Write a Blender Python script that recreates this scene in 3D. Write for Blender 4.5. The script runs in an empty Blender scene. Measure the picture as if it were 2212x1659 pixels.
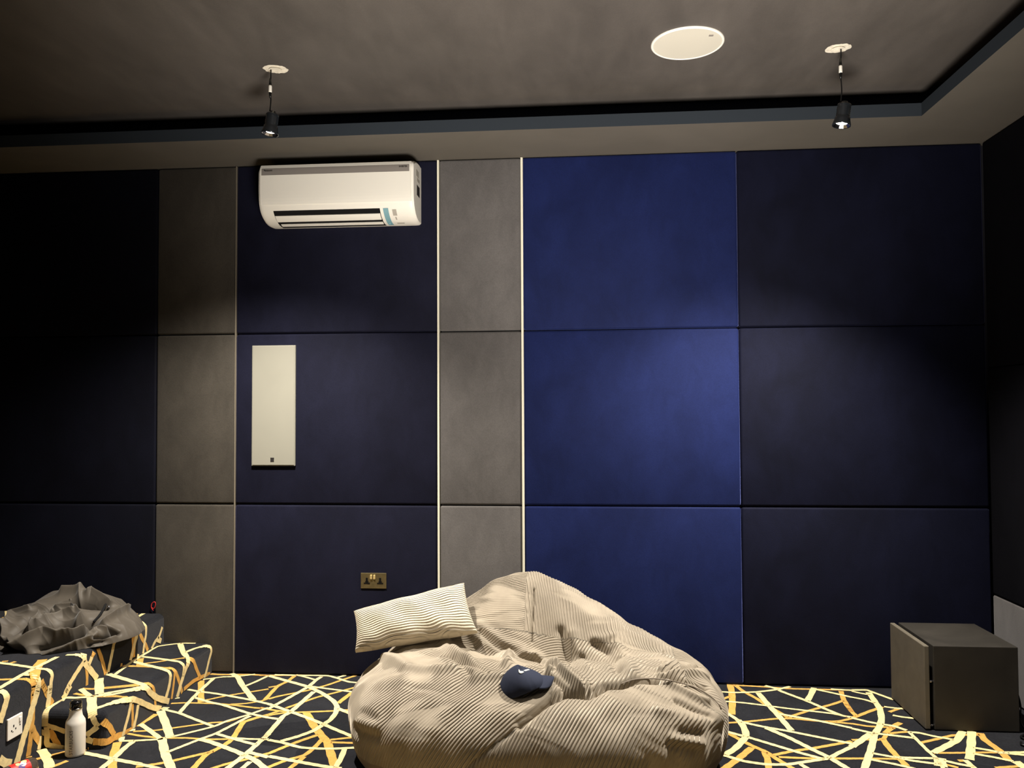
import bpy, bmesh, math, random
import numpy as np
from mathutils import Vector, Matrix
from mathutils.bvhtree import BVHTree
random.seed(7); np.random.seed(7)
S = bpy.context.scene
COL = S.collection

# ------------------------------------------------------------------ camera
FPX, YAW, PITCH, ROLL, HC, DC = 1749.6, -0.0847, 0.0327, -0.0049, 1.4414, 4.37
_f = np.array([math.sin(YAW)*math.cos(PITCH), math.cos(YAW)*math.cos(PITCH), math.sin(PITCH)])
_r = np.array([math.cos(YAW), -math.sin(YAW), 0.0]); _u = np.cross(_r, _f)
_r2 = math.cos(ROLL)*_r + math.sin(ROLL)*_u; _u2 = -math.sin(ROLL)*_r + math.cos(ROLL)*_u
CAMP = np.array([0.0, -DC, HC])
cam_d = bpy.data.cameras.new('camera'); cam = bpy.data.objects.new('camera', cam_d); COL.objects.link(cam)
cam.matrix_world = Matrix(((_r2[0], _u2[0], -_f[0], CAMP[0]), (_r2[1], _u2[1], -_f[1], CAMP[1]),
                           (_r2[2], _u2[2], -_f[2], CAMP[2]), (0, 0, 0, 1)))
cam_d.sensor_width = 36.0; cam_d.lens = FPX/2212*36.0; cam_d.clip_start = 0.05
S.camera = cam

# ------------------------------------------------------------------ world, exposure, lights
S.view_settings.view_transform = 'Standard'; S.view_settings.look = 'None'
S.view_settings.exposure = 0.0; S.view_settings.gamma = 1.0; S.view_settings.use_curve_mapping = False
W = bpy.data.worlds.new('world'); S.world = W; W.use_nodes = True
W.node_tree.nodes['Background'].inputs[0].default_value = (1.0, 0.93, 0.85, 1)
W.node_tree.nodes['Background'].inputs[1].default_value = 0.03

LAMP_POWER = 600.0
FILL = [((-0.3, -3.1, 2.95), 1.5, 1.0, 9.0)]      # added soft fill from above, no such fixture known
for i, (p, sx, sy, e) in enumerate(FILL):
    ld = bpy.data.lights.new('added_fill', 'AREA'); ld.shape = 'RECTANGLE'; ld.size = sx; ld.size_y = sy
    ld.energy = e; ld.color = (1.0, 0.88, 0.74)
    lo = bpy.data.objects.new('added_fill', ld); COL.objects.link(lo); lo.location = p
# added unseen spot below the view, stands in for floor bounce on the ceiling
UP_POS, UP_AIM, UP_POWER = (0.25, -3.2, 0.35), (0.08, -0.75, 2.95), 980.0
ld = bpy.data.lights.new('ceiling_fill', 'SPOT'); ld.energy = UP_POWER; ld.color = (1.0, .93, .86)
ld.spot_size = math.radians(78); ld.spot_blend = 1.0; ld.shadow_soft_size = .5
lo = bpy.data.objects.new('ceiling_fill', ld); COL.objects.link(lo); lo.location = UP_POS
lo.rotation_euler = (Vector(UP_AIM)-Vector(UP_POS)).to_track_quat('-Z', 'Y').to_euler()

# ------------------------------------------------------------------ helpers
def ray(u, v): return _f + _r2*(u-1106)/FPX - _u2*(v-829.5)/FPX
def at(u, v, ax, val):
    d = ray(u, v); t = (val-CAMP[ax])/d[ax]; return CAMP + d*t

def srgb(r, g, b):
    f = lambda c: (c/255/12.92) if c/255 <= 0.04045 else ((c/255+0.055)/1.055)**2.4
    return (f(r), f(g), f(b), 1.0)

def mat(name, col, rough=0.8, metal=0.0, spec=0.3, sheen=0.0, sheen_tint=None, sheen_rough=0.4, emit=None, estr=0.0,
        noise=None, bump=None, trans=0.0, alpha=1.0, coat=0.0):
    """noise=(scale, amount, detail) varies value; bump=(scale, strength, distance)"""
    m = bpy.data.materials.new(name); m.use_nodes = True; nt = m.node_tree
    b = nt.nodes['Principled BSDF']
    b.inputs['Base Color'].default_value = col; b.inputs['Roughness'].default_value = rough
    b.inputs['Metallic'].default_value = metal; b.inputs['Specular IOR Level'].default_value = spec
    b.inputs['Sheen Weight'].default_value = sheen; b.inputs['Sheen Roughness'].default_value = sheen_rough
    if sheen_tint: b.inputs['Sheen Tint'].default_value = sheen_tint
    b.inputs['Coat Weight'].default_value = coat
    if emit: b.inputs['Emission Color'].default_value = emit; b.inputs['Emission Strength'].default_value = estr
    b.inputs['Transmission Weight'].default_value = trans; b.inputs['Alpha'].default_value = alpha
    tc = nt.nodes.new('ShaderNodeTexCoord')
    if noise:
        mix = None; prev = None
        for (sc, am, de, st) in noise:
            mp = nt.nodes.new('ShaderNodeMapping'); mp.inputs['Scale'].default_value = st
            nt.links.new(tc.outputs['Object'], mp.inputs['Vector'])
            n = nt.nodes.new('ShaderNodeTexNoise'); n.inputs['Scale'].default_value = sc; n.inputs['Detail'].default_value = de
            n.inputs['Roughness'].default_value = 0.6; n.inputs['Distortion'].default_value = 0.6
            nt.links.new(mp.outputs[0], n.inputs['Vector'])
            mr = nt.nodes.new('ShaderNodeMapRange'); mr.inputs['From Min'].default_value = 0.3; mr.inputs['From Max'].default_value = 0.7
            mr.inputs['To Min'].default_value = 1-am; mr.inputs['To Max'].default_value = 1+am
            nt.links.new(n.outputs['Fac'], mr.inputs['Value'])
            if prev is None: prev = mr.outputs[0]
            else:
                mu = nt.nodes.new('ShaderNodeMath'); mu.operation = 'MULTIPLY'
                nt.links.new(prev, mu.inputs[0]); nt.links.new(mr.outputs[0], mu.inputs[1]); prev = mu.outputs[0]
        vm = nt.nodes.new('ShaderNodeVectorMath'); vm.operation = 'SCALE'
        vm.inputs[0].default_value = col[:3]; nt.links.new(prev, vm.inputs['Scale'])
        nt.links.new(vm.outputs[0], b.inputs['Base Color'])
    if bump:
        n = nt.nodes.new('ShaderNodeTexNoise'); n.inputs['Scale'].default_value = bump[0]; n.inputs['Detail'].default_value = 4
        nt.links.new(tc.outputs['Object'], n.inputs['Vector'])
        bp = nt.nodes.new('ShaderNodeBump'); bp.inputs['Strength'].default_value = bump[1]; bp.inputs['Distance'].default_value = bump[2]
        nt.links.new(n.outputs['Fac'], bp.inputs['Height']); nt.links.new(bp.outputs[0], b.inputs['Normal'])
    return m

def tag(o, label=None, cat=None, group=None, kind=None):
    if label: o['label'] = label
    if cat: o['category'] = cat
    if group: o['group'] = group
    if kind: o['kind'] = kind
    return o

def link(name, me, mats=None, parent=None, smooth=False):
    o = bpy.data.objects.new(name, me); COL.objects.link(o)
    if mats:
        for m in (mats if isinstance(mats, (list, tuple)) else [mats]): me.materials.append(m)
    if smooth:
        me.polygons.foreach_set('use_smooth', [True]*len(me.polygons))
    if parent: o.parent = parent
    return o

def empty(name, loc, label, cat, group=None):
    o = bpy.data.objects.new(name, None); COL.objects.link(o); o.location = loc
    o.empty_display_size = 0.05
    return tag(o, label, cat, group)

def pyd(name, verts, faces, mats=None, parent=None, smooth=False, local=None):
    if local is not None: verts = [tuple(np.array(v)-np.array(local)) for v in verts]
    me = bpy.data.meshes.new(name); me.from_pydata([tuple(map(float, v)) for v in verts], [], faces); me.update()
    return link(name, me, mats, parent, smooth)

def bm_obj(name, bm, mats=None, parent=None, smooth=False):
    me = bpy.data.meshes.new(name); bm.normal_update(); bm.to_mesh(me); bm.free()
    return link(name, me, mats, parent, smooth)

def box_bm(x0, x1, y0, y1, z0, z1, bev=0.0, seg=2, bm=None):
    own = bm is None
    b = bmesh.new()
    bmesh.ops.create_cube(b, size=1.0)
    for v in b.verts:
        v.co = Vector(((x0+x1)/2+v.co.x*(x1-x0), (y0+y1)/2+v.co.y*(y1-y0), (z0+z1)/2+v.co.z*(z1-z0)))
    if bev > 0:
        bmesh.ops.bevel(b, geom=b.edges[:], offset=bev, segments=seg, profile=0.5, affect='EDGES')
    if own: return b
    tmp = bpy.data.meshes.new('t'); b.to_mesh(tmp); b.free(); bm.from_mesh(tmp); bpy.data.meshes.remove(tmp)
    return bm

def box(name, x0, x1, y0, y1, z0, z1, m, bev=0.0, seg=2, parent=None, off=(0, 0, 0), smooth=False):
    return bm_obj(name, box_bm(x0-off[0], x1-off[0], y0-off[1], y1-off[1], z0-off[2], z1-off[2], bev, seg), m, parent, smooth)

def lathe(name, prof, m, parent=None, loc=(0, 0, 0), n=40, smooth=True):
    vs, fs = [], []
    for (r, z) in prof:
        for k in range(n):
            a = 2*math.pi*k/n; vs.append((loc[0]+r*math.cos(a), loc[1]+r*math.sin(a), loc[2]+z))
    for i in range(len(prof)-1):
        for k in range(n):
            a, b = i*n+k, i*n+(k+1) % n; fs.append((a, b, b+n, a+n))
    return pyd(name, vs, fs, m, parent, smooth)

def tube(name, pts, r, m, parent=None, n=8, off=(0, 0, 0), res=6):
    """smooth tube through points (Catmull-Rom)"""
    P = [np.array(p, float)-np.array(off) for p in pts]
    Q = []
    if len(P) > 2:
        E = [2*P[0]-P[1]] + P + [2*P[-1]-P[-2]]
        for i in range(1, len(E)-2):
            for k in range(res):
                t = k/res; a, b, c, d = E[i-1], E[i], E[i+1], E[i+2]
                Q.append(0.5*((2*b)+(c-a)*t+(2*a-5*b+4*c-d)*t*t+(-a+3*b-3*c+d)*t**3))
        Q.append(P[-1])
    else: Q = P
    rr = r if isinstance(r, (list, tuple)) else None
    vs, fs = [], []
    up = np.array([0.13, 0.21, 0.97])
    for i, p in enumerate(Q):
        t = Q[min(i+1, len(Q)-1)]-Q[max(i-1, 0)]; t /= (np.linalg.norm(t)+1e-9)
        s = np.cross(t, up)
        if np.linalg.norm(s) < 0.2: s = np.cross(t, np.array([1.0, 0, 0]))
        s /= np.linalg.norm(s); w = np.cross(s, t)
        ri = np.interp(i/(len(Q)-1), np.linspace(0, 1, len(rr)), rr) if rr else r
        for k in range(n):
            a = 2*math.pi*k/n; vs.append(p+ri*(math.cos(a)*s+math.sin(a)*w))
    for i in range(len(Q)-1):
        for k in range(n):
            a, b = i*n+k, i*n+(k+1) % n; fs.append((a, b, b+n, a+n))
    fs.append(tuple(range(n))[::-1]); fs.append(tuple(range((len(Q)-1)*n, len(Q)*n)))
    return pyd(name, vs, fs, m, parent, True)

def text_obj(name, txt, size, m, M, parent=None, extrude=0.0004, fit=None):
    cu = bpy.data.curves.new('txt', 'FONT'); cu.body = txt; cu.size = size; cu.extrude = extrude
    cu.align_x = 'CENTER'; cu.align_y = 'CENTER'
    o = bpy.data.objects.new('txt', cu); COL.objects.link(o)
    dg = bpy.context.evaluated_depsgraph_get(); dg.update()
    me = bpy.data.meshes.new_from_object(o.evaluated_get(dg)); me.name = name
    bpy.data.objects.remove(o); bpy.data.curves.remove(cu)
    if fit:
        xs = [v.co.x for v in me.vertices]; w = max(xs)-min(xs)
        me.transform(Matrix.Diagonal((fit/w, 1, 1, 1)))
    me.transform(M)
    return link(name, me, m, parent)

def grid_faces(nu, nv, wrap_u=False):
    a = np.arange(nu*nv).reshape(nv, nu)
    if wrap_u: a = np.concatenate([a, a[:, :1]], 1)
    f = np.stack([a[:-1, :-1], a[:-1, 1:], a[1:, 1:], a[1:, :-1]], -1).reshape(-1, 4)
    return f

def np_mesh(name, V, Fq, mats, parent=None, smooth=True, attrs=None, fmat=None):
    me = bpy.data.meshes.new(name)
    me.vertices.add(len(V)); me.vertices.foreach_set('co', V.astype(np.float32).ravel())
    me.loops.add(Fq.size); me.loops.foreach_set('vertex_index', Fq.astype(np.int32).ravel())
    me.polygons.add(len(Fq)); me.polygons.foreach_set('loop_start', np.arange(0, Fq.size, Fq.shape[1], dtype=np.int32))
    if fmat is not None: me.polygons.foreach_set('material_index', fmat.astype(np.int32))
    me.polygons.foreach_set('use_smooth', np.full(len(Fq), smooth))
    me.update(calc_edges=True); me.validate()
    for k, v in (attrs or {}).items():
        at_ = me.attributes.new(k, 'FLOAT', 'POINT'); at_.data.foreach_set('value', v.astype(np.float32).ravel())
    return link(name, me, mats, parent)

# ------------------------------------------------------------------ materials
NAP = lambda a, b: [(1.6, a, 3, (1, 1, 1)), (9, b*1.3, 5, (1, 1, 0.6)), (240, .12, 2, (1, 1, 1))]
M = {}
M['navy_shaded'] = mat('shaded navy velvet', srgb(9, 10, 20), 0.75, spec=0.1, sheen=0.0, noise=NAP(.25, .12), bump=(260, .25, .002))  # navy fabric, the gloom of the unlit left end put into its colour
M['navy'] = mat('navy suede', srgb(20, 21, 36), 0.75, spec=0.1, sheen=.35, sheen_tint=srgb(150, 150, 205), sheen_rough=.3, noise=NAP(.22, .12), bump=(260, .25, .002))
M['blue'] = mat('royal blue velvet', srgb(21, 30, 70), 0.7, spec=0.1, sheen=1.0, sheen_tint=srgb(150, 165, 245), sheen_rough=.3, noise=NAP(.2, .1), bump=(260, .25, .002))
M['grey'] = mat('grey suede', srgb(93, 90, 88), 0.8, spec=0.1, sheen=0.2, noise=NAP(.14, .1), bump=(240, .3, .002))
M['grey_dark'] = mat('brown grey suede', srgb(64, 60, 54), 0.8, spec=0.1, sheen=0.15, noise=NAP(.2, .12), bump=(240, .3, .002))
M['trim'] = mat('cream edging', srgb(226, 222, 200), 0.6)
M['trim_dull'] = mat('dull edging', srgb(120, 112, 98), 0.7)
M['wall'] = mat('dark wall paint', srgb(40, 40, 46), 0.9)
M['ceiling'] = mat('brown ceiling paint', srgb(80, 75, 70), 0.6, spec=0.3,
                   noise=[(0.9, .2, 4, (1, .5, 1)), (5, .10, 4, (1.6, .5, 1)), (2.6, .16, 3, (1, .3, 1)), (220, .08, 2, (1, 1, 1))], bump=(4, .35, .014))
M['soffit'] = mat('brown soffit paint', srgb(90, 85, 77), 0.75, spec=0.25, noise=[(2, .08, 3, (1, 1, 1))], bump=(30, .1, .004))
M['fascia'] = mat('shaded fascia paint', srgb(42, 48, 54), 0.8, spec=0.2)  # darker and bluer than the soffit: shade and wall bounce put into colour
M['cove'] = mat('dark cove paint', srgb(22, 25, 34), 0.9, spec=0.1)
M['carpet'] = mat('black carpet', srgb(31, 32, 36), 1.0, spec=0.05, sheen=0.15, noise=[(7, .25, 4, (1, 1, 1)), (90, .2, 2, (1, 1, 1))], bump=(420, .5, .004))
M['cream'] = mat('cream carpet line', srgb(226, 205, 150), 1.0, spec=0.05, noise=[(60, .1, 2, (1, 1, 1))], bump=(420, .5, .003))
M['gold'] = mat('gold carpet line', srgb(206, 158, 84), 1.0, spec=0.05, noise=[(60, .12, 2, (1, 1, 1))], bump=(420, .5, .003))
M['white'] = mat('white plastic', srgb(232, 228, 216), 0.4, spec=0.4)
M['wallmesh'] = mat('pale speaker mesh', srgb(136, 134, 122), 0.7, noise=[(3, .03, 2, (1, 1, 1))])
M['offwhite'] = mat('off white mesh', srgb(192, 187, 172), 0.7, noise=[(3, .03, 2, (1, 1, 1))])
M['black'] = mat('black plastic', srgb(14, 14, 14), 0.35)
M['blackmatt'] = mat('black matt', srgb(10, 10, 10), 0.9)
M['slot'] = mat('dark slot', srgb(8, 6, 6), 0.9)
M['stripe'] = mat('grey stripe', srgb(128, 122, 116), 0.5)
M['print'] = mat('dark print', srgb(38, 35, 33), 0.6)
M['sticker'] = mat('teal sticker', srgb(120, 160, 168), 0.5)
M['sticker_grey'] = mat('grey sticker', srgb(165, 160, 148), 0.6)
M['brass'] = mat('antique brass', srgb(138, 126, 92), 0.38, metal=0.85, noise=[(60, .12, 2, (1, 1, 1))])
M['brass_bright'] = mat('bright brass', srgb(238, 214, 150), 0.25, metal=0.6)
M['chrome'] = mat('chrome', srgb(200, 200, 205), 0.15, metal=1.0)
M['speaker_body'] = mat('black ash cabinet', srgb(46, 43, 38), 0.6, spec=0.3, noise=[(4, .3, 4, (1, 1, 1))], bump=(200, .15, .001))
M['grille'] = mat('dark grille cloth', srgb(92, 86, 74), 0.85, noise=[(12, .1, 3, (1, 1, 1))])
M['plaster'] = mat('bare plaster', srgb(224, 216, 196), 0.9, noise=[(40, .2, 3, (1, 1, 1))])
M['jacket'] = mat('charcoal nylon cloth', srgb(78, 72, 63), 0.6, spec=0.3, sheen=.2, noise=[(6, .15, 3, (1, 1, 1))], bump=(500, .2, .001))
M['cap'] = mat('navy cap cloth', srgb(34, 40, 58), 0.85, bump=(600, .3, .001))
M['logo'] = mat('white embroidery', srgb(244, 242, 226), 0.6)
M['bottle'] = mat('white enamel', srgb(222, 216, 204), 0.5, spec=0.4)
M['bottleneck'] = mat('steel ring', srgb(200, 196, 186), 0.15, metal=1.0)
M['red'] = mat('red label', srgb(196, 40, 36), 0.4)
M['pet'] = mat('clear plastic', srgb(190, 170, 150), 0.08, trans=0.9, spec=0.5)
M['cola'] = mat('label patches', srgb(190, 230, 140), 0.5)
M['labelwhite'] = mat('label white', srgb(236, 232, 236), 0.5)
M['labelpurple'] = mat('label purple', srgb(80, 66, 130), 0.5)
M['redwire'] = mat('red wire', srgb(190, 50, 48), 0.5)
M['cable_grey'] = mat('grey cord', srgb(120, 110, 98), 0.6)
M['lens'] = mat('lit lens', srgb(255, 250, 240), 0.2, emit=(1, .96, .92, 1), estr=12.0)

# ------------------------------------------------------------------ room shell
ZT, ZC = 2.825, 2.99
ZJ = [0.0, 0.9297, 1.8761, ZT]
XL, XR = -4.2, 2.09
YB = -6.2
TH = 0.035
SOF, SX = -0.43, 1.617
ZF = 2.887
def struct(o): o['kind'] = 'structure'; return o
struct(box('wall_back', XL-.2, XR+.3, TH+.022, TH+.17, -.1, 3.2, M['wall']))
struct(box('wall_right', XR+TH+.022, XR+.3, YB, TH+.02, -.1, 3.2, M['wall']))
struct(box('wall_left', XL-.2, XL-.022, YB, TH+.02, -.1, 3.2, M['wall']))
struct(box('wall_front', XL-.2, XR+.3, YB-.15, YB, -.1, 3.2, M['wall']))
struct(box('ceiling', XL-.2, XR+.3, YB, TH+.1, ZC, ZC+.1, M['ceiling']))
# dropped border (soffit) along the back and right walls
bm = box_bm(XL-.02, XR+TH+.02, SOF, TH+.02, ZT, ZF)
box_bm(SX, XR+TH+.02, YB, SOF+.0001, ZT, ZF, bm=bm)
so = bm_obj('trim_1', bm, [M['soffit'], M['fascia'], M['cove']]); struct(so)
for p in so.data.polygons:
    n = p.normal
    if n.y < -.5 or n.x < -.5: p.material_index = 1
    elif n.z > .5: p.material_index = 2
# back of the cove, a narrow dark upstand
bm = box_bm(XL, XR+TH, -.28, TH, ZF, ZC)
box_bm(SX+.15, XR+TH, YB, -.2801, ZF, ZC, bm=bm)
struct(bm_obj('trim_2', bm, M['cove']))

# ------------------------------------------------------------------ acoustic panels
def panel(x0, x1, z0, z1, m, label, cat='wall panel', group=None):
    g = 0.0015
    a_ = .0035 if abs(x0+1.9207) < .01 else (.0065 if x0 > -.8 and x0 < 0 else g); b_ = .0035 if abs(x1+1.9207) < .01 else (.0065 if x1 > -.8 and x1 < 0 else g)
    o = box('acoustic_panel', x0+a_, x1-b_, 0.0, TH, z0+g, z1-g, m, 0.012, 3, smooth=False, off=((x0+x1)/2, TH, z0))
    o.location = ((x0+x1)/2, TH, z0)
    for p in o.data.polygons: p.use_smooth = True
    me = o.data
    return tag(o, label, cat, group)
rows = ['bottom', 'middle', 'top']
cols = [(XL, -2.3802, 'navy_shaded', 'navy fabric wall panel with shade in its colour, left of the dark grey column'),
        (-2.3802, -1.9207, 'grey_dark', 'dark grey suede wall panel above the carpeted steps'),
        (-1.9207, -.7741, 'navy', 'wide navy suede wall panel'),
        (-.7741, -.3127, 'grey', 'light grey suede wall panel between the two cream strips'),
        (-.3127, .8381, 'blue', 'bright royal blue velvet wall panel right of the cream strip'),
        (.8381, XR, 'navy_b', 'blue velvet wall panel next to the right corner, nap and shade in its colour')]
M['navy_b'] = mat('blue velvet with nap and corner shade', srgb(12, 14, 30), 0.75, spec=0.1, sheen=.35, sheen_tint=srgb(140, 145, 210), sheen_rough=.3, noise=NAP(.3, .14), bump=(260, .25, .002))  # base colour darkened for nap direction and for shade near the right corner
where = {('navy', 0): ', behind the brass double socket', ('navy', 1): ', holding the upright white speaker', ('navy', 2): ', behind the air conditioner'}
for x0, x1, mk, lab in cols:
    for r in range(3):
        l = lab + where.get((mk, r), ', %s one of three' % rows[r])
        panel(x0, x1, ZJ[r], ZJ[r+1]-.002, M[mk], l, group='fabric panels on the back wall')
# cream edging strips
def strip(x, w, m, label):
    o = box('edge_strip', -w/2, w/2, -.006, TH, 0.002, ZT-.003, m, .001, 1)
    o.location = (x, 0, 0); return tag(o, label, 'trim strip', 'vertical strips between wall panels')
strip(-.7741, .010, M['trim'], 'cream vertical edging strip right of the air conditioner')
strip(-.3127, .012, M['trim'], 'cream vertical edging strip left of the royal blue panels')
strip(-1.9207, .004, M['trim_dull'], 'thin dull edging strip left of the air conditioner')
# right wall panels
def rpanel(y0, y1, z0, z1, m, label):
    o = box('side_wall_panel', 0, TH, y0+.0015, y1-.0015, z0+.0015, z1-.0015, m, .010, 3)
    o.location = (XR, 0, 0)
    for p in o.data.polygons: p.use_smooth = True
    return tag(o, label, 'wall panel', 'fabric panels on the right wall')
M['black_velvet'] = mat('black velvet', srgb(13, 13, 18), 0.85, spec=0.08, noise=NAP(.2, .1), bump=(260, .25, .002))
rpanel(-1.3, -.002, .002, .49, M['grey'], 'low grey suede panel on the right wall behind the black speaker')
rpanel(-1.3, -.002, .49, 1.65, M['black_velvet'], 'black velvet panel on the right wall above the low grey one')
rpanel(-1.3, -.002, 1.65, ZT-.003, M['black_velvet'], 'black velvet panel on the right wall under the dropped border')
for k in range(3):
    y1 = -1.3-1.6*k
    rpanel(y1-1.6, y1, .002, ZT-.003, M['black_velvet'], ['black full-height side panel next to the speaker corner', 'black full-height side panel, second from the corner', 'black full-height side panel farthest from the corner'][k])

# ------------------------------------------------------------------ carpet: floor, platform and step
PX, AX, AY, RZ = -2.322, -2.045, -1.022, 0.160
fl = box_bm(XL-.02, XR+.05, YB, .055, -.1, 0.0)
FLV = fl
def stepped(x0, x1, y0, y1, z1, r=.032, seg=5):
    """block whose upper and outer edges are rounded like carpet over a nosing"""
    b = bmesh.new(); bmesh.ops.create_cube(b, size=1.0)
    for v in b.verts: v.co = Vector(((x0+x1)/2+v.co.x*(x1-x0), (y0+y1)/2+v.co.y*(y1-y0), z1/2+v.co.z*z1))
    b.edges.ensure_lookup_table()
    es = []
    for e in b.edges:
        m_ = (e.verts[0].co+e.verts[1].co)/2
        if (m_.z > z1-1e-4 and (abs(m_.x-x1) < 1e-4 or abs(m_.y-y0) < 1e-4)) or (abs(m_.x-x1) < 1e-4 and abs(m_.y-y0) < 1e-4): es.append(e)
    bmesh.ops.bevel(b, geom=es, offset=r, segments=seg, profile=.5, affect='EDGES')
    bmesh.ops.triangulate(b, faces=[f for f in b.faces if len(f.verts) > 4])
    return b
surf = {'floor': fl, 'platform': stepped(XL, PX, -4.2, -.001, 2*RZ), 'step': stepped(PX, AX, AY, -.001, RZ)}
BV = {k: BVHTree.FromBMesh(b) for k, b in surf.items()}
for b in surf.values(): b.faces.ensure_lookup_table()
rib = {k: {'cream': ([], []), 'gold': ([], [])} for k in surf}

def nearest_hit(o, d):
    best = None
    for k, t in BV.items():
        h = t.ray_cast(o, d)
        if h[0] is not None and (best is None or h[3] < best[3]): best = (k, h[0], h[1], h[3])
    return best

def emit_ribbon(run, kind, w):
    if len(run) < 2: return
    k = run[0][0]; V, Fc = rib[k][kind]
    h = .0022 if kind == 'cream' else .0013
    base = len(V); P = [np.array(r[1]) for r in run]; N = [np.array(r[2]) for r in run]
    for i, p in enumerate(P):
        t = P[min(i+1, len(P)-1)]-P[max(i-1, 0)]; L = np.linalg.norm(t)
        if L < 1e-7: t = np.array([1., 0, 0])
        else: t = t/L
        s = np.cross(N[i], t); s /= (np.linalg.norm(s)+1e-9)
        ww = w*(1+.06*math.sin(i*.7+P[0][0]*40))
        V.append(p+s*ww/2+N[i]*h); V.append(p-s*ww/2+N[i]*h)
    for i in range(len(P)-1):
        a = base+2*i; Fc.append((a, a+1, a+3, a+2))

def smooth_poly(pts, step):
    P = [np.array(p, float) for p in pts]
    if len(P) == 2: Q = [P[0]+(P[1]-P[0])*t for t in np.linspace(0, 1, max(2, int(np.linalg.norm(P[1]-P[0])/step)))]; return Q
    E = [2*P[0]-P[1]] + P + [2*P[-1]-P[-2]]; Q = []
    for i in range(1, len(E)-2):
        a, b, c, d = E[i-1], E[i], E[i+1], E[i+2]; n = max(2, int(np.linalg.norm(c-b)/step))
        for q in range(n):
            t = q/n
            cr = 0.5*((2*b)+(c-a)*t+(2*a-5*b+4*c-d)*t*t+(-a+3*b-3*c+d)*t**3); li = b+(c-b)*t
            Q.append(.5*cr+.5*li)
    Q.append(P[-1]); return Q

def carpet_line(kind, w, pts, org, sc):
    w *= .86
    px = [(org[0]+p[0]/sc, org[1]+p[1]/sc) for p in pts]
    run = []
    for q in smooth_poly(px, 2.0):
        d = Vector(ray(q[0], q[1])).normalized(); h = nearest_hit(Vector(CAMP), d)
        if h is None:
            emit_ribbon(run, kind, w); run = []; continue
        if run and (h[0] != run[-1][0] or (h[1]-run[-1][1]).length > .075):
            emit_ribbon(run, kind, w); run = []
        run.append((h[0], h[1], h[2]))
    emit_ribbon(run, kind, w)

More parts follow.
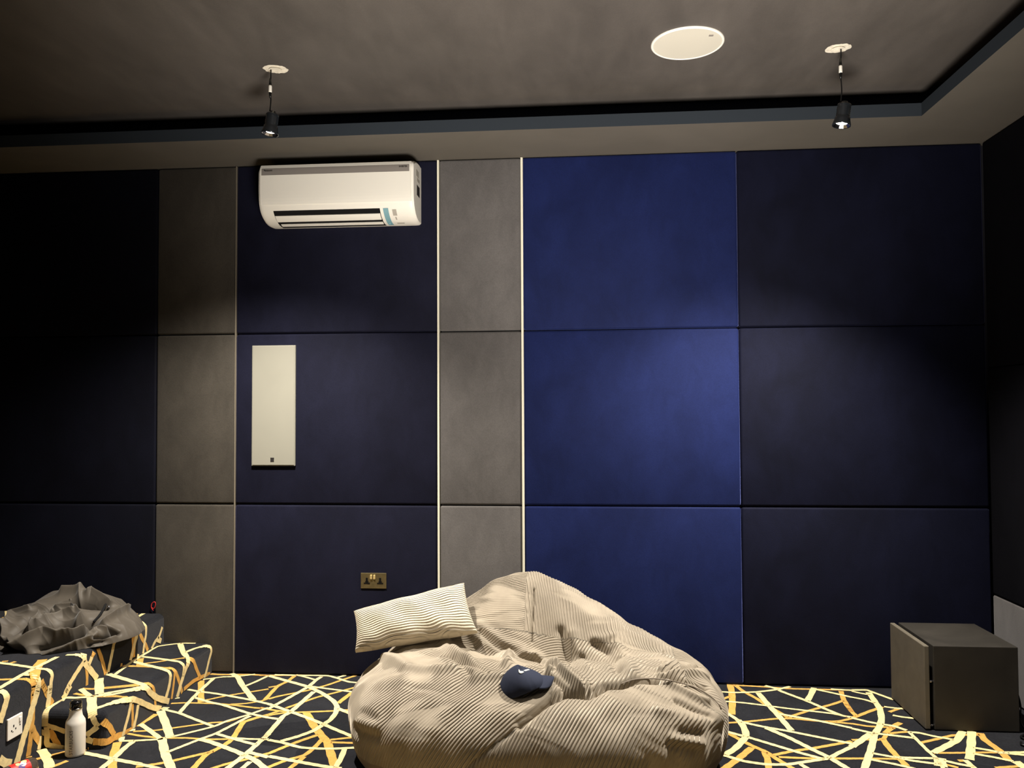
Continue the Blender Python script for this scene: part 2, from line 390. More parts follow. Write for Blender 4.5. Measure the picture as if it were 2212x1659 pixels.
T, K = 0.019, 0.042
F1 = ((280, 1440), 7.373); F2 = ((520, 1450), 4.809); F3 = ((1540, 1450), 7.373); F4 = ((1800, 1450), 5.369)
S1 = ((0, 1320), 9.217); S2 = ((200, 1300), 7.9); S3 = ((60, 1479), 9.217); S0 = ((0, 1480), 9.217)
c, g = 'cream', 'gold'
LINES = {
 'F1': (F1, [
  (c, .042, [(490, 710), (520, 780), (570, 900), (630, 1080), (640, 1130)]),
  (c, .021, [(500, 660), (560, 690), (800, 750), (950, 810), (1180, 900), (1340, 960)]),
  (c, .021, [(-30, 1200), (20, 1190), (450, 1165), (640, 1130), (900, 1070), (1340, 960), (1560, 870), (1900, 770), (2212, 660)]),
  (c, .028, [(170, 920), (300, 1010), (480, 1145)]),
  (c, .042, [(490, 1150), (520, 1180), (560, 1380), (600, 1480), (670, 1640)]),
  (c, .023, [(600, 1370), (850, 1270), (1130, 1160), (1400, 1060), (1920, 790)]),
  (c, .024, [(790, 745), (900, 620), (1100, 410), (1340, 190)]),
  (c, .023, [(1040, 500), (1270, 570), (1500, 620), (1900, 750), (2212, 820)]),
  (c, .023, [(930, 370), (1100, 400), (1400, 440), (1900, 530), (2212, 600)]),
  (c, .020, [(1170, 210), (1330, 190), (1480, 170), (1660, 165), (1860, 145), (2000, 125)]),
  (c, .034, [(1620, 115), (1720, 170), (1800, 310), (1930, 480), (1980, 540)]),
  (c, .022, [(1830, 320), (2000, 250), (2212, 150)]),
  (g, .024, [(860, 360), (1000, 240), (1100, 185), (1250, 120), (1450, 130), (1900, 130), (2212, 145)]),
  (g, .036, [(1140, 210), (1135, 400), (1140, 570)]),
  (g, .019, [(660, 590), (900, 580), (1300, 590), (1600, 610), (2000, 660), (2212, 670)]),
  (g, .019, [(1200, 540), (1530, 470), (1900, 410), (2212, 360)]),
  (g, .019, [(1600, 605), (1850, 590), (2100, 550), (2212, 510)]),
  (g, .019, [(60, 1035), (400, 1020), (700, 980), (1280, 900), (1560, 880), (1800, 800)]),
  (g, .019, [(-30, 1070), (200, 1110), (520, 1140), (900, 1140), (1200, 1160), (1500, 1160), (1620, 1150)]),
  (c, .021, [(1660, 1145), (1900, 1160), (2212, 1165)]),
  (c, .023, [(1380, 1075), (1600, 1140), (1850, 1210), (2010, 1250)]),
  (c, .032, [(1140, 1170), (1300, 1210), (1700, 1360), (1830, 1420), (2000, 1500), (2170, 1640)]),
  (c, .030, [(1540, 1640), (1850, 1400), (2120, 1160), (2212, 1080)]),
  (g, .030, [(1000, 1640), (1200, 1420), (1300, 1360), (1500, 1260), (1640, 1150), (1800, 900), (1860, 870), (2050, 810), (2212, 770)]),
  (g, .026, [(100, 1600), (400, 1560), (640, 1515), (1000, 1430), (1350, 1350)]),
  (g, .024, [(1270, 1640), (1560, 1550), (1860, 1480), (2212, 1385)]),
  (c, .028, [(1890, 1370), (2212, 1450)]), (c, .026, [(1780, 1640), (1920, 1520)]),
  (c, .024, [(0, 1530), (250, 1580), (500, 1640)])]),
 'F2': (F2, [
  (c, .030, [(290, 50), (450, 95), (700, 165), (850, 235), (960, 310), (1000, 370), (985, 440), (930, 510), (860, 555), (760, 620), (600, 680), (420, 730)]),
  (c, .026, [(289, 343), (520, 425), (700, 490), (860, 555), (1010, 620), (1230, 710)]),
  (c, .026, [(280, 400), (350, 360), (480, 290), (700, 165), (790, 90), (840, 60)]),
  (c, .024, [(289, 486), (420, 505)]),
  (c, .030, [(230, 712), (270, 670), (400, 520), (440, 470), (520, 425), (680, 285), (760, 215)]),
  (c, .024, [(289, 718), (430, 745), (620, 795), (800, 808), (1000, 808), (1240, 795)]),
  (c, .028, [(289, 887), (600, 945), (850, 990), (1040, 1015)]),
  (c, .028, [(1080, 810), (1040, 910), (975, 1020)]),
  (c, .021, [(720, 160), (900, 185), (1100, 210), (1300, 240)]),
  (c, .022, [(350, 40), (600, 45), (900, 50), (1000, 75), (1130, 115), (1320, 130)]),
  (c, .020, [(570, 40), (680, 65), (780, 95)]), (c, .022, [(1000, 70), (1090, 45)]),
  (g, .022, [(200, 45), (290, 45), (560, 45)]),
  (g, .026, [(250, 300), (380, 160), (480, 110), (560, 50)]),
  (g, .020, [(289, 170), (380, 155)]),
  (g, .022, [(289, 290), (400, 260), (700, 200), (900, 145), (1060, 90), (1200, 45)]),
  (g, .020, [(200, 380), (300, 400), (480, 425)]), (g, .021, [(230, 470), (450, 435), (700, 425), (950, 415), (1240, 395)]),
  (g, .022, [(470, 385), (640, 325), (800, 270), (1000, 220), (1300, 140)]),
  (g, .030, [(1010, 335), (1120, 250), (1210, 190), (1260, 140)]),
  (g, .022, [(289, 450), (400, 415)]),
  (g, .042, [(680, 430), (760, 570), (830, 660), (900, 740), (930, 840), (975, 980)]),
  (g, .026, [(289, 858), (450, 790), (620, 725), (810, 660)]),
  (g, .026, [(250, 1015), (450, 935), (660, 875), (760, 800), (850, 705)]),
  (g, .026, [(500, 1020), (660, 890)]), (g, .022, [(930, 715), (1240, 680)]), (g, .022, [(930, 740), (1240, 750)]),
  (c, .028, [(1010, 390), (1230, 480)])]),
 'F3': (F3, [
  (c, .022, [(-60, 300), (100, 330), (350, 345), (700, 335), (1000, 300), (1230, 250)]),
  (c, .026, [(830, 235), (1000, 280), (1100, 330), (1500, 480), (1800, 610), (2050, 710), (2212, 740)]),
  (g, .022, [(300, 215), (430, 230), (800, 250), (1200, 280), (1600, 290), (2000, 300), (2212, 310)]),
  (g, .038, [(270, 210), (300, 330), (310, 500), (300, 690)]),
  (g, .026, [(350, 220), (480, 320), (700, 440), (850, 540), (1200, 740)]),
  (g, .022, [(100, 470), (150, 450), (280, 400)]),
  (c, .021, [(60, 470), (130, 480), (500, 510), (900, 560), (1200, 600), (1900, 680), (2212, 750)]),
  (c, .034, [(720, 350), (900, 560), (1050, 720), (1250, 950)]),
  (c, .034, [(1500, 480), (1560, 380), (1610, 270)]),
  (c, .024, [(1640, 295), (1900, 350), (2212, 420)]), (c, .022, [(1880, 290), (2212, 310)]),
  (g, .028, [(2040, 320), (2080, 450), (2120, 520), (2212, 650)]),
  (g, .022, [(2080, 470), (1900, 530), (1500, 640), (1280, 710), (1200, 750)]),
  (c, .025, [(1040, 680), (1300, 730), (1700, 800), (2212, 910)]),
  (g, .021, [(60, 840), (130, 830), (500, 810), (1000, 760), (1300, 760), (1700, 800), (2000, 800), (2212, 755)]),
  (g, .021, [(1800, 800), (2212, 840)]),
  (c, .025, [(60, 600), (160, 640), (300, 720), (450, 810), (800, 890), (1200, 960), (1700, 1060), (2212, 1160)]),
  (c, .036, [(400, 780), (470, 860), (520, 970), (525, 1050), (460, 1130), (350, 1240), (190, 1340)]),
  (c, .032, [(850, 910), (1200, 1060), (1600, 1260), (1850, 1380), (2160, 1565)]),
  (c, .026, [(0, 900), (100, 930), (300, 990), (600, 1070), (1000, 1190), (1400, 1310), (1780, 1410)]),
  (g, .028, [(0, 870), (110, 910), (300, 1020), (600, 1180), (850, 1290), (1000, 1390), (1290, 1565)]),
  (g, .036, [(170, 1565), (400, 1400), (620, 1220)]),
  (c, .026, [(-80, 1310), (0, 1310), (160, 1340), (500, 1440), (850, 1490), (1200, 1490), (1600, 1430), (1850, 1390), (2000, 1310), (2212, 1210)]),
  (g, .032, [(820, 1290), (870, 1400), (890, 1565)]),
  (g, .024, [(960, 1340), (1300, 1270), (1600, 1230), (2212, 1120)]),
  (g, .022, [(1050, 1370), (1500, 1390), (2212, 1395)]),
  (c, .026, [(1400, 1490), (1520, 1565)]), (c, .022, [(-60, 1545), (40, 1545)])]),
 'F4': (F4, [
  (c, .024, [(215, 222), (380, 222), (410, 230), (700, 335)]), (c, .020, [(700, 335), (715, 270)]),
  (c, .020, [(215, 235), (300, 255), (430, 280)]), (c, .022, [(215, 305), (370, 335), (490, 375)]),
  (c, .034, [(410, 250), (480, 350), (540, 440), (560, 560), (540, 640), (480, 740), (440, 900), (360, 1140)]),
  (c, .025, [(215, 545), (400, 590), (560, 620), (700, 640), (850, 690)]),
  (c, .025, [(215, 668), (450, 720), (700, 750), (950, 780)]),
  (g, .021, [(215, 610), (400, 640), (600, 650), (720, 665)]),
  (g, .026, [(130, 345), (215, 473), (275, 525)]), (g, .024, [(215, 540), (275, 525), (400, 475), (570, 415)]),
  (c, .021, [(590, 415), (700, 430), (820, 440)]), (g, .021, [(650, 475), (750, 440), (820, 430)]),
  (c, .022, [(690, 515), (800, 535), (930, 550)]),
  (g, .030, [(600, 720), (700, 640), (780, 600)]), (g, .022, [(650, 725), (780, 710), (870, 705)]),
  (g, .021, [(215, 800), (400, 795), (570, 795), (620, 730)]), (g, .032, [(570, 780), (640, 880), (740, 990), (850, 1100)]),
  (c, .036, [(215, 880), (320, 810), (430, 730)]),
  (c, .023, [(450, 955), (700, 1000), (900, 1010), (1180, 1015)]), (c, .023, [(440, 1030), (700, 1080), (960, 1140)]),
  (c, .023, [(700, 995), (900, 1040), (1200, 1080)]), (g, .020, [(215, 1015), (400, 1015), (750, 1020)]),
  (c, .023, [(870, 710), (1000, 720), (1150, 755), (1400, 800)]),
  (g, .022, [(1000, 835), (1200, 790), (1400, 745), (1700, 740)]),
  (c, .038, [(1500, 700), (1440, 800), (1300, 880), (1160, 950)]), (c, .040, [(1605, 700), (1600, 850), (1580, 1030)]),
  (c, .020, [(880, 710), (960, 790), (1100, 930), (1180, 1000), (1240, 1080), (1290, 1150)]),
  (g, .020, [(1160, 950), (1400, 950), (1700, 945), (1900, 945)]),
  (c, .024, [(1620, 890), (1800, 920), (1960, 950), (2250, 980)]), (c, .024, [(1900, 950), (2250, 945)]),
  (c, .024, [(1620, 960), (1850, 1000), (2090, 1050)]),
  (g, .036, [(1700, 720), (1760, 800), (1900, 900), (1960, 950), (2040, 1040)]),
  (c, .025, [(1280, 1040), (1450, 1080), (1640, 1115)]), (c, .055, [(1230, 1010), (1250, 1110)]),
  (g, .024, [(1450, 1040), (1530, 1040)]), (c, .026, [(1530, 1035), (1660, 1150)]),
  (g, .022, [(1290, 1080), (1450, 1122)]), (g, .022, [(1880, 1122), (2150, 1105)]),
  (c, .045, [(2110, 1050), (2250, 1140)])]),
 'S2': (S2, [
  (g, .040, [(710, 205), (690, 300), (670, 430), (690, 550), (700, 700), (690, 950)]),
  (c, .026, [(870, 205), (700, 300), (590, 360)]),
  (c, .022, [(540, 310), (750, 320), (850, 360), (905, 420), (905, 560), (880, 700), (855, 880)]),
  (c, .030, [(530, 400), (680, 410), (750, 460), (755, 560), (710, 720), (640, 1000)]),
  (g, .024, [(500, 455), (630, 465), (690, 520), (700, 600)]),
  (g, .026, [(780, 470), (830, 600), (900, 730), (940, 830)]),
  (c, .022, [(1185, 430), (1130, 590), (1060, 680), (1000, 800)]), (c, .034, [(1090, 630), (1165, 670)]),
  (c, .028, [(370, 640), (330, 860), (300, 1000), (260, 1200)]), (g, .028, [(90, 800), (160, 1000), (220, 1230)]),
  (c, .022, [(1760, 712), (1570, 712), (1400, 725), (1100, 770), (900, 890), (700, 1010), (550, 1120), (380, 1250)]),
  (c, .034, [(1490, 710), (1540, 850), (1620, 970), (1620, 1060), (1570, 1180), (1500, 1400), (1430, 1659)]),
  (c, .026, [(1580, 870), (1750, 800), (1930, 760), (2010, 780), (2020, 850), (1980, 1000), (1940, 1170), (1900, 1300)]),
  (g, .028, [(1640, 960), (1720, 1010), (1760, 1120), (1830, 1290)]),
  (g, .020, [(850, 1060), (1100, 1030), (1350, 990), (1570, 960)]),
  (c, .026, [(750, 930), (1000, 960), (1300, 1000), (1480, 1030), (1550, 1090), (1545, 1200), (1530, 1300)]),
  (c, .030, [(710, 1030), (900, 1080), (1150, 1140), (1290, 1190), (1325, 1260), (1300, 1440), (1240, 1659)]),
  (g, .026, [(470, 1090), (650, 1100), (950, 1110), (1200, 1130), (1350, 1140), (1420, 1210), (1470, 1350), (1530, 1570)]),
  (g, .022, [(1400, 1200), (1380, 1400), (1345, 1659)]), (g, .036, [(820, 970), (800, 1100)]),
  (c, .034, [(230, 1230), (500, 1310), (800, 1400), (900, 1440), (980, 1550), (1100, 1640), (1300, 1700)]),
  (g, .022, [(-20, 1490), (400, 1450), (800, 1410), (950, 1400), (1030, 1460), (1060, 1600), (1070, 1800)]),
  (c, .028, [(100, 1590), (500, 1520), (750, 1480), (900, 1480), (960, 1540)]),
  (g, .020, [(30, 1620), (400, 1610), (600, 1650)])]),
 'S1': (S1, [
  (c, .026, [(-40, 1035), (0, 1040), (200, 1065), (500, 1110), (750, 1150), (930, 1170), (1010, 1220), (1030, 1290), (1010, 1400), (990, 1659)]),
  (c, .028, [(1140, 920), (900, 1040), (700, 1140), (400, 1300), (200, 1420), (-40, 1560)]),
  (g, .046, [(850, 970), (750, 1100), (680, 1300), (690, 1659)]),
  (c, .034, [(500, 1270), (640, 1280), (740, 1340), (770, 1420), (750, 1550), (720, 1659)]),
  (g, .026, [(-40, 1372), (300, 1360), (520, 1360), (620, 1410), (670, 1500)]),
  (g, .028, [(820, 1380), (930, 1640)]),
  (c, .024, [(1320, 880), (1550, 880), (1650, 930), (1680, 1020)]),
  (c, .036, [(1660, 850), (1680, 950), (1690, 1040), (1800, 1180), (1930, 1350)]),
  (c, .030, [(1670, 1000), (1600, 1100), (1500, 1250), (1350, 1500), (1280, 1659)]),
  (c, .030, [(1820, 910), (1790, 1000), (1750, 1080)]), (g, .026, [(1870, 820), (1830, 910)]),
  (g, .022, [(1710, 1100), (1730, 1300), (1725, 1480)]),
  (c, .045, [(1970, 1330), (1975, 1500), (1980, 1659)]),
  (g, .018, [(40, 1010), (160, 1000)]), (g, .020, [(180, 1050), (310, 1010)]),
  (c, .040, [(165, 0), (165, 150)]), (c, .020, [(200, 25), (300, 10)]), (g, .018, [(40, 130), (280, 125)])]),
 'S0': (S0, [
  (c, .042, [(760, 0), (700, 250), (620, 500), (560, 750), (460, 1050), (380, 1350), (320, 1560)]),
  (g, .034, [(670, 0), (650, 300), (640, 700), (600, 1100), (550, 1450)]),
  (g, .036, [(640, 850), (700, 1000), (780, 1130)]),
  (c, .036, [(990, 0), (960, 300), (930, 480), (900, 600), (900, 820)]),
  (c, .030, [(860, 880), (820, 1050), (760, 1300)]), (g, .028, [(850, 0), (940, 200), (1070, 400)]),
  (c, .034, [(1400, 0), (1300, 180), (1200, 330)]),
  (c, .028, [(930, 500), (1050, 400), (1300, 260), (1500, 260), (1800, 240), (2000, 220), (2212, 170)]),
  (c, .038, [(-20, 110), (90, 160), (130, 250), (110, 350), (50, 550), (-10, 750)]),
  (c, .044, [(820, 1290), (900, 1400), (970, 1550), (985, 1660)]),
  (c, .040, [(-20, 1480), (120, 1560), (220, 1560)])]),
 'S3': (S3, [
  (g, .024, [(80, 1510), (400, 1430), (760, 1340), (1220, 1290)]), (g, .024, [(440, 1660), (640, 1580), (790, 1520)]),
  (c, .030, [(700, 1260), (1140, 1370), (1400, 1420), (1700, 1490), (2240, 1590)]),
  (c, .030, [(1460, 1680), (1720, 1470), (1950, 1250), (2100, 1140)]),
  (g, .040, [(1790, 1150), (1740, 1300), (1700, 1450), (1680, 1680)]), (c, .022, [(1830, 1130), (2212, 1120)]),
  (c, .026, [(2060, 300), (2000, 600), (1930, 850), (1860, 1120)]), (g, .022, [(2080, 390), (2085, 850)]),
  (c, .026, [(2190, 400), (2150, 650), (2080, 930)]),
  (g, .034, [(2560, 590), (2212, 800), (1950, 970), (1750, 1040), (1560, 1140), (1300, 1130)]), (c, .030, [(1300, 1130), (1150, 1070), (900, 1000)]),
  (g, .034, [(1490, 720), (1620, 830), (1720, 1010)]),
  (c, .045, [(1270, 230), (1280, 450), (1300, 640)]), (c, .030, [(1290, 620), (1340, 740), (1400, 830)]), (c, .026, [(1400, 830), (1270, 930), (1150, 1020)]),
  (c, .030, [(1050, 90), (1150, 170), (1240, 240)]), (g, .022, [(1060, 80), (1370, 90), (2212, 20)]),
  (g, .022, [(930, 180), (1100, 210), (1400, 240), (1800, 240), (2000, 270)]),
  (c, .028, [(1500, 235), (1800, 180), (2212, 90)]),
  (c, .030, [(1330, 490), (1600, 400), (1800, 340), (2080, 290), (2212, 330), (2500, 460), (2800, 480)]),
  (c, .024, [(400, 810), (560, 860), (750, 930)]), (c, .030, [(380, 840), (390, 1000), (400, 1190), (760, 1280)]),
  (g, .035, [(440, 900), (520, 1050), (620, 1240)])]),
}
for kx, (fr, ls) in LINES.items():
    for kind, w, pts in ls: carpet_line(kind, w, pts, fr[0], fr[1])
# the same wandering lines over the carpet outside the photograph and behind the bag
rg = random.Random(3)
def free_line(k, zt, x0, x1, y0, y1, n):
    for i in range(n):
        kind = c if rg.random() < .58 else g; w = rg.choice([.020, .022, .026, .040])
        x, y = rg.uniform(x0, x1), rg.uniform(y0, y1); a = rg.uniform(0, math.pi); cv = rg.uniform(-.5, .5); run = []
        for j in range(rg.randint(14, 30)):
            if not (x0 < x < x1 and y0 < y < y1): break
            run.append((k, Vector((x, y, zt)), Vector((0, 0, 1)))); x += .06*math.cos(a); y += .06*math.sin(a); a += cv*.06
        emit_ribbon(run, kind, w)
free_line('floor', 0.0, PX+.02, XR-.02, -4.6, -1.42, 150)
free_line('floor', 0.0, -.85, .45, -1.2, -.12, 16)
free_line('platform', 2*RZ, XL+.05, PX-.05, -4.1, -1.3, 60)
free_line('platform', 2*RZ, XL+.05, -2.95, -1.3, -.05, 16)

def carpet_obj(name, key):
    b = surf[key]; me0 = bpy.data.meshes.new('t'); b.to_mesh(me0); b.free()
    V = [tuple(v.co) for v in me0.vertices]; Fc = [tuple(p.vertices) for p in me0.polygons]; MI = [0]*len(Fc)
    SM = [False]*len(Fc)
    for mi, kind in ((1, 'gold'), (2, 'cream')):
        v, f = rib[key][kind]; o_ = len(V); V += [tuple(p) for p in v]; Fc += [tuple(i+o_ for i in q) for q in f]; MI += [mi]*len(f)
    o = pyd(name, V, Fc, [M['carpet'], M['gold'], M['cream']])
    for p, mi in zip(o.data.polygons, MI): p.material_index = mi
    return o
struct(carpet_obj('floor', 'floor'))
tag(carpet_obj('carpeted_platform', 'platform'), 'higher carpeted platform at the left carrying the crumpled dark cloth', 'platform')
tag(carpet_obj('carpeted_step', 'step'), 'lower black carpeted step with cream and gold lines behind the white bottle', 'step')

# ------------------------------------------------------------------ heightfield helpers
def bvh_from(V, Fq): return BVHTree.FromPolygons([tuple(v) for v in V], [tuple(f) for f in Fq])
def drop(bv, pts, org, sc):
    out = []
    for p in pts:
        u, v = org[0]+p[0]/sc, org[1]+p[1]/sc
        h = bv.ray_cast(Vector(CAMP), Vector(ray(u, v)).normalized())
        if h[0] is not None: out.append(np.array(h[0]))
    return out
def poly_dist(P, line):
    d = np.full(len(P), 1e9)
    for a, b in zip(line[:-1], line[1:]):
        ab = b-a; L = (ab@ab)+1e-12; t = np.clip(((P-a)@ab)/L, 0, 1)
        d = np.minimum(d, np.linalg.norm(P-(a+t[:, None]*ab), axis=1))
    return d
def vnormals(V, nu, nv, wrap):
    G = V.reshape(nv, nu, 3)
    du = (np.roll(G, -1, 1)-np.roll(G, 1, 1)) if wrap else np.gradient(G, axis=1)
    dv = np.gradient(G, axis=0); n = np.cross(du, dv)
    n /= (np.linalg.norm(n, axis=2, keepdims=True)+1e-12)
    return n.reshape(-1, 3)

# corduroy material driven by a per-vertex rib coordinate
def corduroy(name, col, strength, dist, dark=.0):
    m = bpy.data.materials.new(name); m.use_nodes = True; nt = m.node_tree; b = nt.nodes['Principled BSDF']
    b.inputs['Roughness'].default_value = .85; b.inputs['Specular IOR Level'].default_value = .04
    b.inputs['Sheen Weight'].default_value = .5; b.inputs['Sheen Roughness'].default_value = .35
    b.inputs['Sheen Tint'].default_value = srgb(255, 244, 224)
    a = nt.nodes.new('ShaderNodeAttribute'); a.attribute_name = 'rib'
    mu = nt.nodes.new('ShaderNodeMath'); mu.operation = 'MULTIPLY'; mu.inputs[1].default_value = 2*math.pi
    sn = nt.nodes.new('ShaderNodeMath'); sn.operation = 'SINE'
    nt.links.new(a.outputs['Fac'], mu.inputs[0]); nt.links.new(mu.outputs[0], sn.inputs[0])
    pw = nt.nodes.new('ShaderNodeMapRange'); pw.inputs['From Min'].default_value = -1; pw.inputs['From Max'].default_value = .5
    pw.interpolation_type = 'SMOOTHSTEP'
    nt.links.new(sn.outputs[0], pw.inputs['Value'])
    tc = nt.nodes.new('ShaderNodeTexCoord'); n = nt.nodes.new('ShaderNodeTexNoise'); n.inputs['Scale'].default_value = 9
    n.inputs['Detail'].default_value = 5; nt.links.new(tc.outputs['Object'], n.inputs['Vector'])
    mr = nt.nodes.new('ShaderNodeMapRange'); mr.inputs['From Min'].default_value = .3; mr.inputs['From Max'].default_value = .7
    mr.inputs['To Min'].default_value = .86; mr.inputs['To Max'].default_value = 1.12; nt.links.new(n.outputs['Fac'], mr.inputs['Value'])
    vm = nt.nodes.new('ShaderNodeVectorMath'); vm.operation = 'SCALE'; vm.inputs[0].default_value = col[:3]
    nt.links.new(mr.outputs[0], vm.inputs['Scale']); nt.links.new(vm.outputs[0], b.inputs['Base Color'])
    wa = nt.nodes.new('ShaderNodeAttribute'); wa.attribute_name = 'pile'
    m2 = nt.nodes.new('ShaderNodeMath'); m2.operation = 'MULTIPLY'
    nt.links.new(pw.outputs[0], m2.inputs[0]); nt.links.new(wa.outputs['Fac'], m2.inputs[1])
    bp = nt.nodes.new('ShaderNodeBump'); bp.inputs['Strength'].default_value = strength; bp.inputs['Distance'].default_value = dist
    nt.links.new(m2.outputs[0], bp.inputs['Height']); nt.links.new(bp.outputs[0], b.inputs['Normal'])
    return m
M['cord'] = corduroy('beige corduroy', srgb(150, 140, 124), 1.0, .0045)
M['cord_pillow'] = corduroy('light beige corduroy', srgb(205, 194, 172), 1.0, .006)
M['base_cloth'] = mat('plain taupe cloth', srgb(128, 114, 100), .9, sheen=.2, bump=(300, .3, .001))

# ------------------------------------------------------------------ bean bag
BC = np.array([-.195, -.855]); BA, BB, BE, ZR = .785, .675, 2.35, .215
def bag_H(x, y):
    sg = lambda t: 1/(1+np.exp(-t))
    back = sg((y+.60)/.075)
    H = .46 + .20*np.exp(-((x+.27)/.30)**2)*back + .10*np.exp(-((x+.25)/.62)**4)*back
    H -= .17*np.exp(-(((x+.12)/.40)**2+((y+.80)/.12)**2))
    H -= .05*np.exp(-(((x+.15)/.30)**2+((y+1.00)/.14)**2))
    H -= .05*np.exp(-(((x-.35)/.25)**2+((y+.55)/.25)**2))
    return H
def bag_mesh(N, Mu, Ml):
    th = np.arange(N)/N*2*np.pi
    R = (np.abs(np.cos(th)/BA)**BE+np.abs(np.sin(th)/BB)**BE)**(-1/BE)
    a = np.linspace(0, np.pi/2, Ml, endpoint=False)
    rho = [.86+.14*np.sin(a)]; zf = [ZR*(1-np.cos(a))]; low = [np.ones(Ml)]
    q = np.linspace(0, 1, Mu); ru = np.cos(q*np.pi/2)**.85
    rho = np.concatenate(rho+[ru]); nv = len(rho)
    X = BC[0]+rho[:, None]*R[None]*np.cos(th)[None]; Y = BC[1]+rho[:, None]*R[None]*np.sin(th)[None]
    H = bag_H(X, Y); fac = np.sqrt(np.clip(1-rho**3.0, 0, 1))[:, None]
    Z = ZR+(H-ZR)*fac; Z[:Ml] = zf[0][:, None]
    return np.stack([X, Y, Z], -1).reshape(-1, 3), nv, rho
V0, nv0, _ = bag_mesh(220, 70, 14); bagbv = bvh_from(V0, grid_faces(220, nv0, True))
C2 = ((740, 1220), 4.809); C3 = ((1140, 1220), 3.778); FU = ((0, 0), 1.0)
FOLDS = [  # frame, amplitude, width, points
 (C3, -.030, .016, [(-60, 1290), (0, 1230), (190, 1100), (300, 1040), (480, 1050), (640, 975), (760, 970), (900, 948), (1060, 945)]),
 (C2, .020, .028, [(440, 970), (700, 1090), (1050, 1110), (1270, 1080), (1400, 1190), (1650, 1200)]),
 (C2, -.016, .016, [(1060, 1060), (1240, 1080), (1330, 1150)]),
 (C2, .022, .026, [(560, 810), (800, 805), (1050, 790), (1150, 900), (1300, 1000), (1480, 1140)]),
 (C2, -.022, .020, [(1130, 870), (1220, 890), (1400, 850)]),
 (C2, -.020, .018, [(1010, 950), (1150, 960), (1350, 1070), (1500, 1160)]),
 (C2, .022, .024, [(1350, 700), (1440, 850), (1600, 950), (1700, 1000)]),
 (C2, .020, .020, [(1700, 1050), (1800, 950), (1900, 930), (2050, 980)]),
 (C2, .014, .024, [(1400, 620), (1650, 800), (1850, 880)]),
 (C2, -.014, .020, [(1430, 700), (1600, 830), (1780, 930)]),
 (C3, .026, .016, [(180, 870), (230, 845), (330, 925), (440, 1020)]),
 (C3, -.018, .012, [(150, 900), (220, 940), (330, 1040)]),
 (C3, .018, .018, [(60, 745), (200, 825), (350, 880), (500, 1000)]),
 (C3, -.016, .016, [(20, 790), (160, 860), (280, 850)]),
 (C3, -.022, .020, [(270, 540), (300, 640), (320, 760), (310, 840)]),
 (C3, .012, .025, [(370, 560), (420, 700), (500, 850)]),
 (C3, -.020, .020, [(540, 640), (640, 710), (730, 850)]),
 (C3, .016, .026, [(550, 600), (700, 590), (780, 740), (830, 890)]),
 (C3, -.012, .016, [(440, 760), (520, 850)]),
 (C3, .016, .016, [(1080, 870), (1200, 800), (1330, 750)]), (C3, -.014, .012, [(1100, 890), (1250, 850), (1400, 830)]),
 (C3, .016, .016, [(1080, 905), (1300, 895), (1450, 930)]), (C3, -.014, .012, [(1120, 930), (1300, 960), (1450, 1010)]),
 (C3, .016, .016, [(1130, 965), (1300, 1060), (1450, 1120)]), (C3, -.014, .014, [(1220, 1110), (1330, 1180), (1470, 1240)]),
 (C3, .014, .030, [(1250, 1290), (1400, 1280), (1560, 1240)]),
 (C3, -.007, .020, [(1160, 1470), (1260, 1480), (1360, 1500)]), (C3, -.006, .018, [(1250, 1380), (1390, 1400)]),
 (C3, .012, .022, [(1060, 1190), (1250, 1230)]), (C3, .012, .020, [(1190, 1430), (1400, 1450)]),
 (F2, -.010, .022, [(1210, 590), (1290, 640), (1400, 680)]), (F2, -.008, .016, [(1270, 440), (1400, 500)]),
 (F2, .010, .03, [(1260, 520), (1400, 560)]),
 (FU, -.007, .008, [(1190, 1510), (1150, 1540), (1100, 1585), (1050, 1625), (1012, 1655)]),
 (C2, -.010, .006, [(1990, 260), (1985, 420), (1970, 640), (1965, 800)]),
 (C3, -.010, .006, [(1130, 560), (1110, 700), (1090, 860)]),
]
